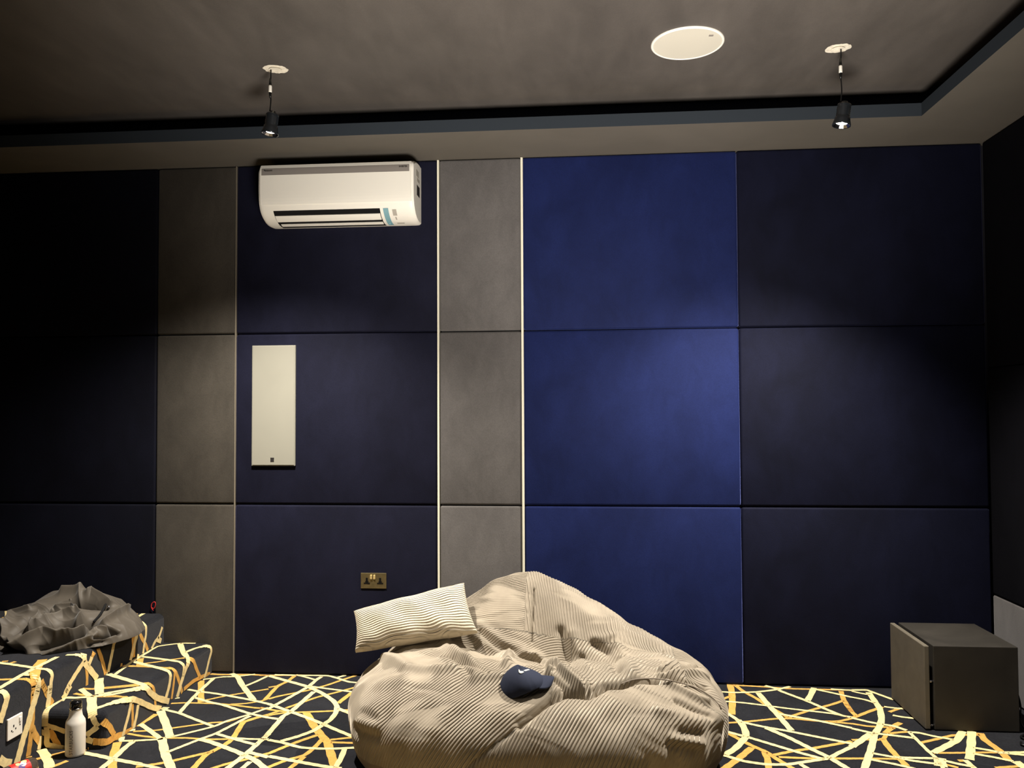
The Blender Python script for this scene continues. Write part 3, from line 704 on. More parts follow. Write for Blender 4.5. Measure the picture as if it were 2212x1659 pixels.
def bag():
    N, Mu, Ml = 1500, 380, 70
    V, nv, rho = bag_mesh(N, Mu, Ml)
    X, Y, Z = V[:, 0].copy(), V[:, 1].copy(), V[:, 2].copy()
    Nn = vnormals(V, N, nv, True)
    if Nn[(nv-20)*N, 2] < 0: Nn = -Nn
    disp = np.zeros(len(V))
    keep = Z > .02
    for fr, amp, w, pts in FOLDS:
        L = drop(bagbv, pts, fr[0], fr[1])
        if len(L) < 2: continue
        d = poly_dist(V, L); disp += 1.35*amp*np.exp(-(d/w)**2)
    disp += .008*np.sin(X*17+3*np.sin(Y*11))*np.sin(Y*19+2*np.cos(X*9)) + .003*np.sin(X*43+Y*31)*np.sin(Y*37-X*21+1)
    disp *= np.clip(Z/.08, 0, 1)
    # rib coordinate per sewn panel (wale 15 mm)
    v = Z+Y; lam = .0130
    wob = .010*np.sin(X*14+1)+.006*np.sin(X*31+Y*12)
    back = (Y > -.70-.12*np.clip(X-.1, 0, 1))
    seam = -.262
    left = X < seam
    a1 = math.radians(56); front = (X*math.sin(a1)-v*math.cos(a1)+.10*X*X)/lam
    sl = drop(bagbv, [(1190, 1510), (1100, 1585), (1012, 1655)], (0, 0), 1)
    sv = np.array([p[1]+p[2] for p in sl])[::-1]; sx = np.array([p[0] for p in sl])[::-1]
    rf = X > np.interp(v, sv, sx)
    a3 = math.radians(68); front = np.where(rf, (X*math.sin(a3)-v*math.cos(a3)-.10*X*X)/lam, front)
    a2 = math.radians(50)
    bl = (v+wob*1.0)/lam; br = (X+.10*v+wob)/lam
    mid = (v*math.cos(.6)-X*math.sin(.6)*.9+wob)/lam
    ribc = np.where(back, np.where(left, bl, br), front)
    seat = (~back) & (Y > -.92) & (X < -.05)
    ribc = np.where(seat, mid, ribc)
    right = X > .40
    ribc = np.where(right & (Y > -1.2), (v*.9+X*.35+wob)/lam, ribc)
    rough = np.clip((Z-.10)/.03, 0, 1)
    wale = .0012*np.clip(np.sin(2*np.pi*ribc)*1.2, -1, 1)
    # worn patches flatten the pile
    worn0 = np.clip(1-np.exp(-((X+.93)/.13)**2)*1.1, .05, 1)*np.clip(1-np.exp(-(((X-.54)/.12)**2+((Y+1.1)/.4)**2))*.8, .05, 1)
    worn = worn0*np.clip(1.15-1.5*np.clip(np.sin(X*9+2*np.sin(Y*7))*np.sin((Y+Z)*8+X*5+1)+.5*np.sin(X*27+3*np.sin(v*21))*np.sin(v*33+X*9), 0, 1), .12, 1)
    V2 = V+Nn*(disp+wale*rough*worn)[:, None]
    V2[:, 2] = np.maximum(V2[:, 2], 0.0)
    Fq = grid_faces(N, nv, True)
    zc = V[Fq].mean(1)[:, 2]; ang = V[Fq].mean(1)
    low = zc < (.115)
    return V2, Fq, low, ribc, worn
V2, Fq, low, ribc, worn = bag()
root = empty('bean_bag', (BC[0], BC[1], 0), 'large beige corduroy bean bag lounger on the patterned carpet', 'bean bag')
off = np.array([BC[0], BC[1], 0])
def submesh(name, V, Fq, sel, m, attr, parent):
    f = Fq[sel]; idx = np.unique(f); mp = np.full(len(V), -1); mp[idx] = np.arange(len(idx))
    return np_mesh(name, V[idx]-off, mp[f], m, parent, True, {'rib': attr[idx], 'pile': worn[idx]})
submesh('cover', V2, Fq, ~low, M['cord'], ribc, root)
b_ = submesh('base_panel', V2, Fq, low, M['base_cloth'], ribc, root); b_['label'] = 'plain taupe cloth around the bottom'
V1s, nv1, _ = bag_mesh(400, 120, 24); bagbv = bvh_from(V2.reshape(-1, 3)[:], Fq)

# ------------------------------------------------------------------ pillow
def pillow():
    TL = at(765, 1323, 1, -.78); TR = at(1003, 1262, 1, -.62); BR = at(1031, 1366, 1, -.80); BL = at(768, 1408, 1, -.90)
    nu, nv = 260, 130; u = np.linspace(-1, 1, nu); v = np.linspace(-1, 1, nv); U, Vv = np.meshgrid(u, v)
    s, t = (U+1)/2, (Vv+1)/2
    # ears: pull edge midpoints inwards
    def quad(s, t): return ((1-s)*(1-t))[..., None]*BL+(s*(1-t))[..., None]*BR+((1-s)*t)[..., None]*TL+(s*t)[..., None]*TR
    s2 = s+.020*(1-Vv**2)*(-U); t2 = t+.018*(1-U**2)*(-Vv)*1.0
    Pm = quad(s2, t2)
    n = np.cross(BR-BL, TL-BL); n /= np.linalg.norm(n)
    if n@(CAMP-BL) < 0: n = -n
    th = .068*(np.clip(1-np.abs(U)**3, 0, 1)**.45)*(np.clip(1-np.abs(Vv)**2.6, 0, 1)**.5)+.012
    th += .004*np.sin(U*9+Vv*4)*(1-U**2)
    ribc = (t2*.255+.004*np.sin(U*7)+.003*np.sin(U*13+Vv*3))/.0125
    wale = .0012*np.sin(2*np.pi*ribc)
    cen = (TL+TR+BL+BR)/4
    front = Pm+n*(th+wale)[..., None]; backp = Pm-n*(th*.8)[..., None]
    V = np.concatenate([front.reshape(-1, 3), backp.reshape(-1, 3)])
    f1 = grid_faces(nu, nv); f2 = grid_faces(nu, nv)[:, ::-1]+nu*nv
    a = np.arange(nu*nv).reshape(nv, nu); ring = np.concatenate([a[0, :], a[1:, -1], a[-1, -2::-1], a[-2:0:-1, 0]])
    nx = np.roll(ring, -1); side = np.stack([ring, ring+nu*nv, nx+nu*nv, nx], -1)
    Fq = np.concatenate([f1, f2, side])
    r = empty('pillow', tuple(cen), 'oblong ribbed corduroy pillow leaning on the left of the bean bag', 'pillow')
    o = np_mesh('pillow_cover', V-cen, Fq, M['cord_pillow'], r, True, {'rib': np.concatenate([ribc.ravel(), ribc.ravel()]), 'pile': np.ones(2*nu*nv)})
    # small sewn tag near the upper left corner
    ex = (TR-TL)/np.linalg.norm(TR-TL); ey = (TL-BL)/np.linalg.norm(TL-BL)
    q = quad(np.array([.145]), np.array([.84]))[0]+n*.047-cen
    Mx = Matrix(((ex[0], ey[0], n[0], q[0]), (ex[1], ey[1], n[1], q[1]), (ex[2], ey[2], n[2], q[2]), (0, 0, 0, 1)))
    b = box_bm(-.017, .017, -.006, .006, -.001, .001, .0005, 1)
    bmesh.ops.transform(b, matrix=Mx, verts=b.verts)
    tg = bm_obj('care_tag', b, M['labelwhite'], r)
    tg['label'] = 'small white tag with dark print'
    for dx in (-.009, -.002, .007):
        b = box_bm(dx-.0025, dx+.0025, -.0035, .0035, .001, .0015); bmesh.ops.transform(b, matrix=Mx, verts=b.verts)
        bm_obj('tag_print', b, M['print'], tg)
pillow()

# ------------------------------------------------------------------ cap
def cap():
    c0 = np.array(bagbv.ray_cast(Vector(CAMP), Vector(ray(1125, 1464)).normalized())[0]); print('CAP', c0)
    c0 = c0+np.array([0, 0, -.004])+.048*(CAMP-c0)/np.linalg.norm(CAMP-c0); r = empty('baseball_cap', tuple(c0), 'navy baseball cap with a white tick logo lying in the bean bag seat', 'cap')
    # crown: half ellipsoid lying on its side, front panels turned to the room
    ax = np.array([.95, .05, .21]); ax /= np.linalg.norm(ax)          # towards the brim
    up = np.array([-.22, -.10, .97]); up -= up@ax*ax; up /= np.linalg.norm(up)
    fr = np.cross(ax, up)
    nu, nv = 72, 26; V = []
    for j in range(nv):
        ph = j/(nv-1)*math.pi/2
        for i in range(nu):
            th = 2*math.pi*i/nu
            sv_ = math.sin(ph)
            rr = (1-sv_**2.3)**.72
            h = .096*sv_
            seam = 1-.018*max(0, 1-abs(((th/(math.pi/3)) % 1)-.0)*18)
            x = .088*rr*math.cos(th)*seam; y = .074*rr*math.sin(th)*seam
            # the soft crown is pressed in towards the back
            h2 = h*(1-.22*max(0, math.cos(th)))
            face = max(0, -math.cos(th-math.pi/2)*(-1 if fr@(CAMP-c0) < 0 else 1)*-1)
            lift = (1-sv_)**2*face*.026*(.4+.6*max(0, math.cos(th)+.4))
            V.append(x*ax+y*fr+(h2-.045+lift)*up)
    V = np.array(V); Fq = grid_faces(nu, nv, True)
    o = np_mesh('crown', V, Fq, M['cap'], r); so_ = o.modifiers.new('t', 'SOLIDIFY'); so_.thickness = .003
    # brim: curved tongue
    Vb = []; n1, n2 = 24, 14
    for j in range(n2):
        s = j/(n2-1)
        for i in range(n1):
            a = (i/(n1-1)-.5)*2; wv = .058*math.sqrt(max(0, 1-(s*.93)**3))
            p = ax*(.062+.062*s*(1-.25*a*a))+fr*(a*wv)+up*(-.018-.004*a*a*2-.012*s+.010*(1-a*a))
            Vb.append(p)
    o = np_mesh('brim', np.array(Vb), grid_faces(n1, n2), M['cap'], r); so_ = o.modifiers.new('t', 'SOLIDIFY'); so_.thickness = .004
    o = lathe('top_button', [(.0, .004), (.006, .003), (.008, 0)], M['cap'], r, n=16); 
    o.location = Vector(up*.050)
    # tick logo, projected on the crown
    st = [((1119.6, 1437.0), (1119.2, 1440)), ((1120.8, 1438.8), (1119.8, 1443)), ((1122.2, 1440.6), (1121.2, 1445.2)), ((1124.5, 1441.4), (1123.8, 1446)),
          ((1127.5, 1440.9), (1127.5, 1445)), ((1131, 1439.3), (1131.5, 1442.6)), ((1136, 1437.6), (1136.5, 1440.2)), ((1140, 1437.1), (1140.5, 1439)), ((1143.5, 1437.5), (1143.8, 1438.3))]
    top = smooth_poly([p[0] for p in st], .8); bot = smooth_poly([p[1] for p in st], .8); n = 30
    top = [top[int(i*(len(top)-1)/(n-1))] for i in range(n)]; bot = [bot[int(i*(len(bot)-1)/(n-1))] for i in range(n)]
    pts = [top[i]*(1-k/3)+bot[i]*k/3 for k in range(4) for i in range(n)]
    bv = bvh_from(V+c0, Fq)
    for dy in range(0, 16):
        P = []
        for (u, v) in pts:
            h = bv.ray_cast(Vector(CAMP), Vector(ray(u+1, v+dy)).normalized())
            if h[0] is None: break
            d = Vector(CAMP)-h[0]; d.normalize(); P.append(np.array(h[0]+d*.0060)-c0)
        if len(P) == len(pts): break
    if len(P) == len(pts):
        o = np_mesh('logo', np.array(P), grid_faces(n, 4), M['logo'], r); o['label'] = 'white curved tick logo'
        so_ = o.modifiers.new('t', 'SOLIDIFY'); so_.thickness = .0012
cap()

# thin cord lying over the right side of the bag
def bag_cord():
    pts = [(760, 985), (860, 950), (1000, 940), (1150, 955), (1300, 990), (1420, 1040), (1520, 1110), (1575, 1180)]
    L = [p+np.array([0, -.002, .006]) for p in drop(bagbv, pts, *C3)]
    L = L+[at(1563.5, 1555, 1, -.93), at(1567, 1580, 1, -.93), at(1563, 1594, 1, -.92), at(1552, 1604, 1, -.90), at(1546, 1607, 1, -.88)]
    tag(tube('cord', L, .0022, M['cable_grey'], None, 7), 'thin grey cord trailing over the right side of the bean bag', 'cord')
    P = [at(1534, 1641, 2, .006), at(1545, 1643, 2, .006), at(1552, 1651, 2, .006), at(1554, 1662, 2, .006), at(1545, 1690, 2, .006)]
    tag(tube('floor_cable', P, .004, M['black'], None, 8), 'thin black cable curling on the carpet beside the bean bag', 'cable')
bag_cord()

# ------------------------------------------------------------------ crumpled jacket / cover on the platform
def jacket():
    ZP = 2*RZ
    cx_, cy_ = -2.60, -.42
    def outline(th):
        ks = np.radians([0, 35, 70, 110, 150, 180, 215, 250, 275, 300, 330, 360])
        rs = [.38, .33, .31, .33, .36, .36, .34, .35, .37, .36, .37, .38]
        return np.interp(th, ks, rs)
    def mesh(N, Mr):
        th = np.arange(N)/N*2*np.pi; R = outline(th)
        q = np.linspace(0, 1, Mr); rho = np.cos(q*np.pi/2)**.9
        X = cx_+rho[:, None]*R*np.cos(th); Y = cy_+rho[:, None]*R*np.sin(th)*.98
        H = .125+.075*np.exp(-(((X+2.62)/.27)**4+((Y+.33)/.15)**2))
        Z = ZP+H*np.clip(1-rho**3.2, 0, 1)[:, None]**.6
        return np.stack([X, Y, Z], -1).reshape(-1, 3), len(rho)
    V0, n0 = mesh(160, 60); bv = bvh_from(V0, grid_faces(160, n0, True))
    J = ((0, 1240), 7.373)
    ridges = [(.030, .022, [(330, 500), (500, 400), (750, 320), (1000, 300), (1300, 290)]), (.026, .020, [(1400, 320), (1450, 300), (1600, 370), (1750, 450)]),
      (.028, .020, [(0, 900), (150, 790), (230, 650), (480, 570)]), (.030, .018, [(440, 890), (620, 730), (850, 570), (1150, 540), (1290, 700), (1220, 770)]),
      (.024, .018, [(600, 800), (800, 720), (1000, 650), (1150, 640)]), (.030, .022, [(240, 1150), (480, 1000), (700, 910), (900, 970), (1150, 930), (1330, 850)]),
      (.028, .022, [(430, 1300), (700, 1270), (1000, 1170), (1300, 1060), (1500, 1000)]), (.026, .018, [(1620, 780), (1800, 660), (1950, 560), (2020, 560)]),
      (.022, .016, [(1400, 920), (1530, 850), (1680, 880)]), (.022, .016, [(1480, 1060), (1700, 1020), (1850, 970)]),
      (.018, .016, [(20, 1170), (240, 1290), (480, 1350)]), (.020, .014, [(150, 1040), (230, 1150)]), (.020, .016, [(1650, 810), (1780, 850), (1900, 910)]),
      (.016, .014, [(1270, 300), (1260, 420)]), (.016, .012, [(120, 760), (60, 900), (30, 1050)]),
      (-.036, .022, [(420, 760), (600, 650), (800, 560), (1000, 480), (1220, 440), (1500, 460), (1700, 480)]),
      (-.032, .020, [(200, 880), (330, 780), (450, 680)]), (-.030, .018, [(350, 930), (700, 850), (1000, 770), (1200, 800), (1450, 740)]),
      (-.034, .020, [(640, 1180), (900, 1090), (1200, 990), (1400, 880), (1500, 800)]), (-.026, .016, [(0, 1080), (120, 1180), (300, 1260), (430, 1310)]),
      (-.022, .014, [(1500, 1020), (1680, 1000), (1860, 930)]), (-.020, .012, [(1640, 815), (1800, 880), (1880, 930)]), (-.020, .012, [(700, 660), (780, 620), (870, 650)]),
      (-.018, .012, [(330, 900), (340, 1000)]), (-.018, .014, [(1440, 1120), (1500, 1080), (1650, 1060)])]
    N, Mr = 620, 230; V, nv = mesh(N, Mr); Nn = vnormals(V, N, nv, True)
    if Nn[(nv-20)*N, 2] < 0: Nn = -Nn
    d = np.zeros(len(V))
    for amp, w, pts in ridges:
        L = drop(bv, pts, *J)
        if len(L) < 2: continue
        dd = poly_dist(V, L); d += (1.5*amp if amp > 0 else 2.3*amp)*np.exp(-np.abs(dd/(w*(.85 if amp > 0 else .9)))**1.25)
    X, Y = V[:, 0], V[:, 1]
    def rid(a, b, k, p): return (1-np.abs(np.sin((X*a+Y*b)*k+p+1.3*np.sin(Y*13+X*7+p))))**2
    d += .012*rid(.25, 1, 17, .3)+.004*rid(.4, .9, 33, 1.7)+.004*rid(-.3, 1, 47, .9)-.008
    V2 = V+Nn*d[:, None]
    rim = np.repeat(np.cos(np.linspace(0, 1, Mr)*np.pi/2)**.9, N)
    V2[:, 2] = np.maximum(V2[:, 2], ZP+.002+.010*(1-rim))
    V2[:N, 2] = ZP+.002
    # the outer right hem droops over the nosing of the platform
    o_ = V2[:, 0] > PX-.03
    V2[o_, 2] -= np.clip((V2[o_, 0]-(PX-.03))*.0, 0, .05)
    r = empty('crumpled_jacket', (cx_, cy_, ZP), 'crumpled charcoal nylon jacket heaped on the carpeted platform', 'jacket')
    np_mesh('cloth', V2-np.array([cx_, cy_, ZP]), grid_faces(N, nv, True), M['jacket'], r)
    bv2 = bvh_from(V2, grid_faces(N, nv, True))
    L = [p+np.array([0, -.004, .006]) for p in drop(bv2, [(1690, 500), (1640, 600), (1580, 690), (1500, 780)], *J)]
    if len(L) > 1: tube('drawcord', [p-np.array([cx_, cy_, ZP]) for p in L], .006, M['blackmatt'], r, 8)
    L = drop(bv2, [(1738, 540)], *J)
    if L:
        b = bmesh.new(); bmesh.ops.create_icosphere(b, subdivisions=2, radius=.007)
        o = bm_obj('snap', b, M['chrome'], r, True); o.location = Vector(L[0]-np.array([cx_, cy_, ZP]))+Vector((0, -.004, .006))
jacket()

# red wire loop by the wall
P = [at(a, b, 1, -.012) for a, b in ((331, 1319), (327, 1312), (328, 1304), (334, 1300), (336, 1306), (333, 1314), (328, 1313))]
tag(tube('wire_loop', P, .0022, M['redwire'], None, 6), 'tiny loop of red wire at the wall above the platform edge', 'wire')

# ------------------------------------------------------------------ wall speaker
wx0, wx1, wz0, wz1 = -1.819, -1.572, 1.142, 1.809
r = empty('wall_speaker', ((wx0+wx1)/2, 0, wz0), 'upright white rectangular speaker mounted in the navy panel', 'speaker')
o3 = ((wx0+wx1)/2, 0, wz0)
box('frame', wx0, wx1, -.014, 0, wz0, wz1, M['wallmesh'], .002, 2, r, o3)
box('grille', wx0+.005, wx1-.005, -.0165, -.012, wz0+.005, wz1-.005, M['wallmesh'], .001, 1, r, o3)
b_ = box('badge', -1.710, -1.690, -.0185, -.016, wz0+.024, wz0+.046, M['print'], .0005, 1, r, o3); b_['label'] = 'small square dark badge'
box('badge_centre', -1.706, -1.695, -.0195, -.018, wz0+.029, wz0+.041, M['stripe'], .0003, 1, b_)

# ------------------------------------------------------------------ brass double socket
sx0, sx1, sz0, sz1 = -1.204, -1.062, .476, .560
o3 = ((sx0+sx1)/2, 0, sz0); r = empty('double_socket', o3, 'antique brass double power socket low on the navy wall panel', 'socket')
box('plate', sx0, sx1, -.006, 0, sz0, sz1, M['brass'], .002, 2, r, o3)
for sgn in (-1, 1):
    cxs = (sx0+sx1)/2+sgn*.037; zc = sz0+.034
    bm = box_bm(cxs-.0055, cxs+.0055, -.0072, -.004, zc+.004, zc+.024)
    box_bm(cxs-.017, cxs-.005, -.0072, -.004, zc-.010, zc-.002, bm=bm); box_bm(cxs+.005, cxs+.017, -.0072, -.004, zc-.010, zc-.002, bm=bm)
    # black insert around the pin holes
    box_bm(cxs-.009, cxs+.009, -.0068, -.004, zc-.010, zc+.006, bm=bm)
    bmesh.ops.translate(bm, vec=-Vector(o3), verts=bm.verts); bm_obj('pin_insert', bm, M['black'], r)
    xs = (sx0+sx1)/2+sgn*.009-.004
    box('rocker_switch', xs-.006, xs+.006, -.013, -.005, sz0+.050, sz0+.074, M['brass_bright'], .003, 2, r, o3)

# white single socket on the platform riser
r = empty('single_socket', (PX, -1.2, .16), 'white single switched socket on the side of the carpeted platform', 'socket')
o3 = (PX, -1.2, .16)
box('plate', PX, PX+.008, -1.243, -1.155, .116, .203, M['white'], .003, 3, r, o3)
box('rocker_switch', PX+.007, PX+.012, -1.178, -1.166, .172, .190, M['white'], .001, 1, r, o3)
for (yy, zz, hh) in ((-1.209, .166, .009), (-1.221, .150, .006), (-1.197, .152, .006), (-1.214, .144, .003), (-1.172, .158, .005)):
    box('pin_hole', PX+.0075, PX+.0088, yy-.003, yy+.003, zz-hh/2, zz+hh/2, M['slot'], 0, 1, r, o3)

# ------------------------------------------------------------------ air conditioner
def aircon():
    x0, x1 = -1.708, -.868
    prof = [(0, 2.462), (-.05, 2.458), (-.10, 2.462), (-.145, 2.478), (-.178, 2.502), (-.197, 2.53), (-.207, 2.565), (-.211, 2.62), (-.211, 2.70),
            (-.208, 2.735), (-.195, 2.757), (-.17, 2.768), (-.12, 2.782), (-.06, 2.789), (0, 2.789)]
    o3 = np.array([(x0+x1)/2, 0, 2.46]); r = empty('air_conditioner', tuple(o3), 'white split air conditioner mounted high on the navy panel', 'air conditioner')
    P = np.array(prof); E = np.vstack([2*P[0]-P[1], P, 2*P[-1]-P[-2]]); Q = []
    for i in range(1, len(E)-2):
        for k in range(4):
            t = k/4; a, b, c_, d = E[i-1], E[i], E[i+1], E[i+2]; Q.append(.5*((2*b)+(c_-a)*t+(2*a-5*b+4*c_-d)*t*t+(-a+3*b-3*c_+d)*t**3))
    Q.append(P[-1]); Q = np.array(Q); Q[:, 0] = np.minimum(Q[:, 0], 0)
    n = len(Q)
    cen = np.array([-.09, 2.63])
    # rounded ends: inset the profile slightly at both sides
    st = [(x0, .93), (x0+.004, .97), (x0+.014, .995), (x0+.03, 1.0), (x1-.03, 1.0), (x1-.014, .995), (x1-.004, .97), (x1, .93)]
    V = []
    for x, s in st:
        for q in Q:
            y, z = cen+(q-cen)*np.array([s if q[0] < -.02 else 1, s]); V.append((x, min(y, 0), z))
    fs = []
    for i in range(len(st)-1):
        for k in range(n-1): fs.append((i*n+k, i*n+k+1, (i+1)*n+k+1, (i+1)*n+k))
    fs.append(tuple(range(n))); fs.append(tuple(range((len(st)-1)*n, len(st)*n))[::-1])
    body = pyd('body', V, fs, M['white'], r, True, local=o3)
    for p in body.data.polygons[-2:]: p.use_smooth = False
    cum = np.concatenate([[0], np.cumsum(np.linalg.norm(np.diff(Q, axis=0), axis=1))])
    nrm = np.gradient(Q, axis=0); nrm = np.stack([nrm[:, 1], -nrm[:, 0]], 1); nrm /= np.linalg.norm(nrm, axis=1)[:, None]
    if nrm[n//2, 0] > 0: nrm = -nrm
    def strip_on(name, xa, xb, pa, pb, m, h, th=.0015, parent=r, skew=0.0, label=None, rnd=0):
        """piece following the body profile between the two profile points"""
        sa = cum[np.argmin(np.linalg.norm(Q-np.array(pa), axis=1))]; sb = cum[np.argmin(np.linalg.norm(Q-np.array(pb), axis=1))]
        ss = np.linspace(sa, sb, 14); V, fs = [], []
        for s in ss:
            q = np.array([np.interp(s, cum, Q[:, 0]), np.interp(s, cum, Q[:, 1])]); nn = np.array([np.interp(s, cum, nrm[:, 0]), np.interp(s, cum, nrm[:, 1])])
            for hh in (h, h+th):
                y, z = q+nn*hh
                V += [(xa, y, z), (xb, y, z)]
        for i in range(13):
            a = 4*i; b = a+4
            fs += [(a+2, a+3, b+3, b+2), (a, b, b+1, a+1), (a, a+2, b+2, b), (a+1, b+1, b+3, a+3)]
        fs += [(0, 1, 3, 2), (52, 54, 55, 53)]
        o = pyd(name, V, fs, m, parent, False, local=o3)
        if label: o['label'] = label
        return o
    fp = strip_on('front_panel', x0+.012, x1-.012, (-.203, 2.548), (-.199, 2.752), M['white'], .001, .006)
    strip_on('top_stripe', x0+.020, x1-.020, (-.211, 2.700), (-.206, 2.738), M['stripe'], .0072, .001, fp, label='grey band along the top')
    # outlet with two flaps
    strip_on('air_outlet', x0+.075, x1-.185, (-.04, 2.458), (-.186, 2.513), M['slot'], .0006, .001, label='dark outlet slot')
    strip_on('flap', x0+.080, x1-.187, (-.137, 2.475), (-.170, 2.495), M['white'], .004, .004)
    strip_on('flap', x0+.090, x1-.187, (-.085, 2.460), (-.114, 2.466), M['white'], .004, .004)
    strip_on('sticker', x1-.168, x1-.140, (-.055, 2.458), (-.190, 2.518), M['sticker'], .0012, .0006, label='teal strip sticker')
    strip_on('badge', x1-.120, x1-.098, (-.155, 2.483), (-.184, 2.510), M['sticker_grey'], .0012, .0006, label='small grey printed square')
    strip_on('badge', x1-.112, x1-.105, (-.125, 2.470), (-.142, 2.477), M['sticker_grey'], .0012, .0006)
    strip_on('badge', x1-.115, x1-.075, (-.075, 2.459), (-.088, 2.460), M['sticker_grey'], .0012, .0006)
    # lettering on the band
    def tm(x, z, y=-.2215): return Matrix.Translation(Vector((x, y, z))-Vector(o3)) @ Matrix.Rotation(math.pi/2, 4, 'X')
    text_obj('lettering', 'Panasonic', .012, M['print'], tm(x0+.058, 2.724), r, fit=.046)
    text_obj('lettering', 'INVERTER', .011, M['print'], tm(x1-.052, 2.724), r, fit=.044)
    # labels on the right cheek
    for (y0, y1, z0, z1, m_) in ((-.14, -.07, 2.70, 2.735, 'sticker_grey'), (-.12, -.05, 2.675, 2.695, 'sticker_grey'), (-.12, -.05, 2.60, 2.655, 'print')):
        box('side_label', x1+.0002, x1+.0010, y0, y1, z0, z1, M[m_], 0, 1, r, o3)
    box('pipe_cover', x0-.018, x0+.01, -.05, 0, 2.50, 2.56, M['white'], .006, 2, r, o3)
    box('drip_notch', -1.03, -1.015, -.09, -.07, 2.452, 2.459, M['sticker'], .001, 1, r, o3)
aircon()

# ------------------------------------------------------------------ ceiling speaker
cs = ((0.46), (-.885)); 
cpt = (at(1405, 95, 2, ZC-.008)+at(1558, 95, 2, ZC-.008))/2; ya = at(1481, 60, 2, ZC-.008)[1]; yb = at(1481, 131, 2, ZC-.008)[1]
cxs, cys, rs = .46, (ya+yb)/2, .152
r = empty('ceiling_speaker', (cxs, cys, ZC), 'round white speaker grille set in the ceiling', 'ceiling speaker')
lathe('rim', [(rs, 0), (rs, -.005), (rs-.004, -.008), (rs-.009, -.008), (rs-.010, -.006)], M['white'], r, n=96)
lathe('grille', [(rs-.009, -.006), (.001, -.0062), (0, -.0062)], M['offwhite'], r, n=96)
o = box('badge', .078, .096, -.082, -.070, -.0085, -.006, M['stripe'], .0005, 1, r); o['label'] = 'small grey badge'
o.rotation_euler = (0, 0, 0)

# ------------------------------------------------------------------ pendant downlights hanging out of their holes
def patch(x, y, rx, name, seed):
    rg = random.Random(seed); V = [(x, y, ZC-.004)]; n = 40
    for k in range(n):
        a = 2*math.pi*k/n; rr = rx*(1+.10*math.sin(2*a+seed)+.06*rg.uniform(-1, 1)); V.append((x+rr*math.cos(a), y+rr*math.sin(a), ZC-.001))
    f = [(0, 1+(k+1) % n, 1+k) for k in range(n)]
    for k in range(n): V.append((x+.6*rx*math.cos(2*math.pi*k/n), y+.6*rx*math.sin(2*math.pi*k/n), ZC-.006))
    o = pyd(name, V, f+[tuple(range(n+1, 2*n+1))], M['plaster']); struct(o)
def downlight(x, y, zl, label, tilt, seed):
    r = empty('hanging_spotlight', (x, y, zl), label, 'lamp', 'spotlights hanging from the ceiling on their cables')
    h = ZC-zl
    tube('cable', [(.004, 0, h-.008), (.003, 0, h-.05), (0, 0, h-.10), (.004, 0, .16), (0, 0, .105)], .0028, M['black'], r, 8)
    lathe('connector', [(0, .016), (.0065, .016), (.0075, .012), (.0075, -.012), (.0065, -.016), (0, -.016)], M['white'], r, (0.001, 0, h-.095), n=20)
    lathe('strain_relief', [(0, .03), (.004, .03), (.0065, 0), (.0065, -.004), (0, -.004)], M['black'], r, (0.001, 0, h-.078), n=20)
    lathe('strain_relief', [(0, -.025), (.004, -.025), (.0065, 0), (0, 0)], M['black'], r, (0.001, 0, h-.112), n=20)
    # finned housing
    bm = bmesh.new()
    prof = [(0, .105), (.012, .105), (.014, .095), (.027, .093), (.029, .088)]
    hs = lathe('housing', prof+[(.029-.003*(k % 2), .085-.004*k) for k in range(12)]+[(.031, .036), (.033, .022), (.0375, .008), (.038, 0), (.034, .002)], M['housing'], r, n=40)
    lathe('reflector', [(.035, .001), (.028, .010), (.018, .018), (0, .020)], M['chrome'], hs, n=12, smooth=False)
    lathe('lens', [(.024, .013), (.018, .010), (0, .008)], M['lens'], hs, n=24)
    for o in (hs,): o.rotation_euler = tilt
    ld = bpy.data.lights.new('spot', 'SPOT'); ld.energy = LAMP_POWER; ld.spot_size = math.radians(115); ld.spot_blend = 1.0
    ld.shadow_soft_size = .016; ld.color = (1.0, .925, .83)
    lo = bpy.data.objects.new('spot', ld); COL.objects.link(lo); lo.parent = r; lo.location = (0, 0, -.004)
    lo.rotation_euler = tilt
M['housing'] = mat('dark glossy housing', srgb(44, 48, 52), .18, metal=.6, coat=.6)
patch(at(593, 149, 2, ZC)[0]+.005, at(593, 149, 2, ZC)[1], .05, 'trim_3', 1); patch(at(1810, 104, 2, ZC)[0], at(1810, 104, 2, ZC)[1], .048, 'trim_4', 2)
downlight(-1.385, -.87, 2.688, 'black spotlight dangling by its cable left of the ceiling speaker, above the air conditioner', (0, math.radians(8), 0), 1)
downlight(1.118, -.84, 2.650, 'black spotlight dangling by its cable near the right corner of the ceiling', (0, math.radians(9), 0), 2)

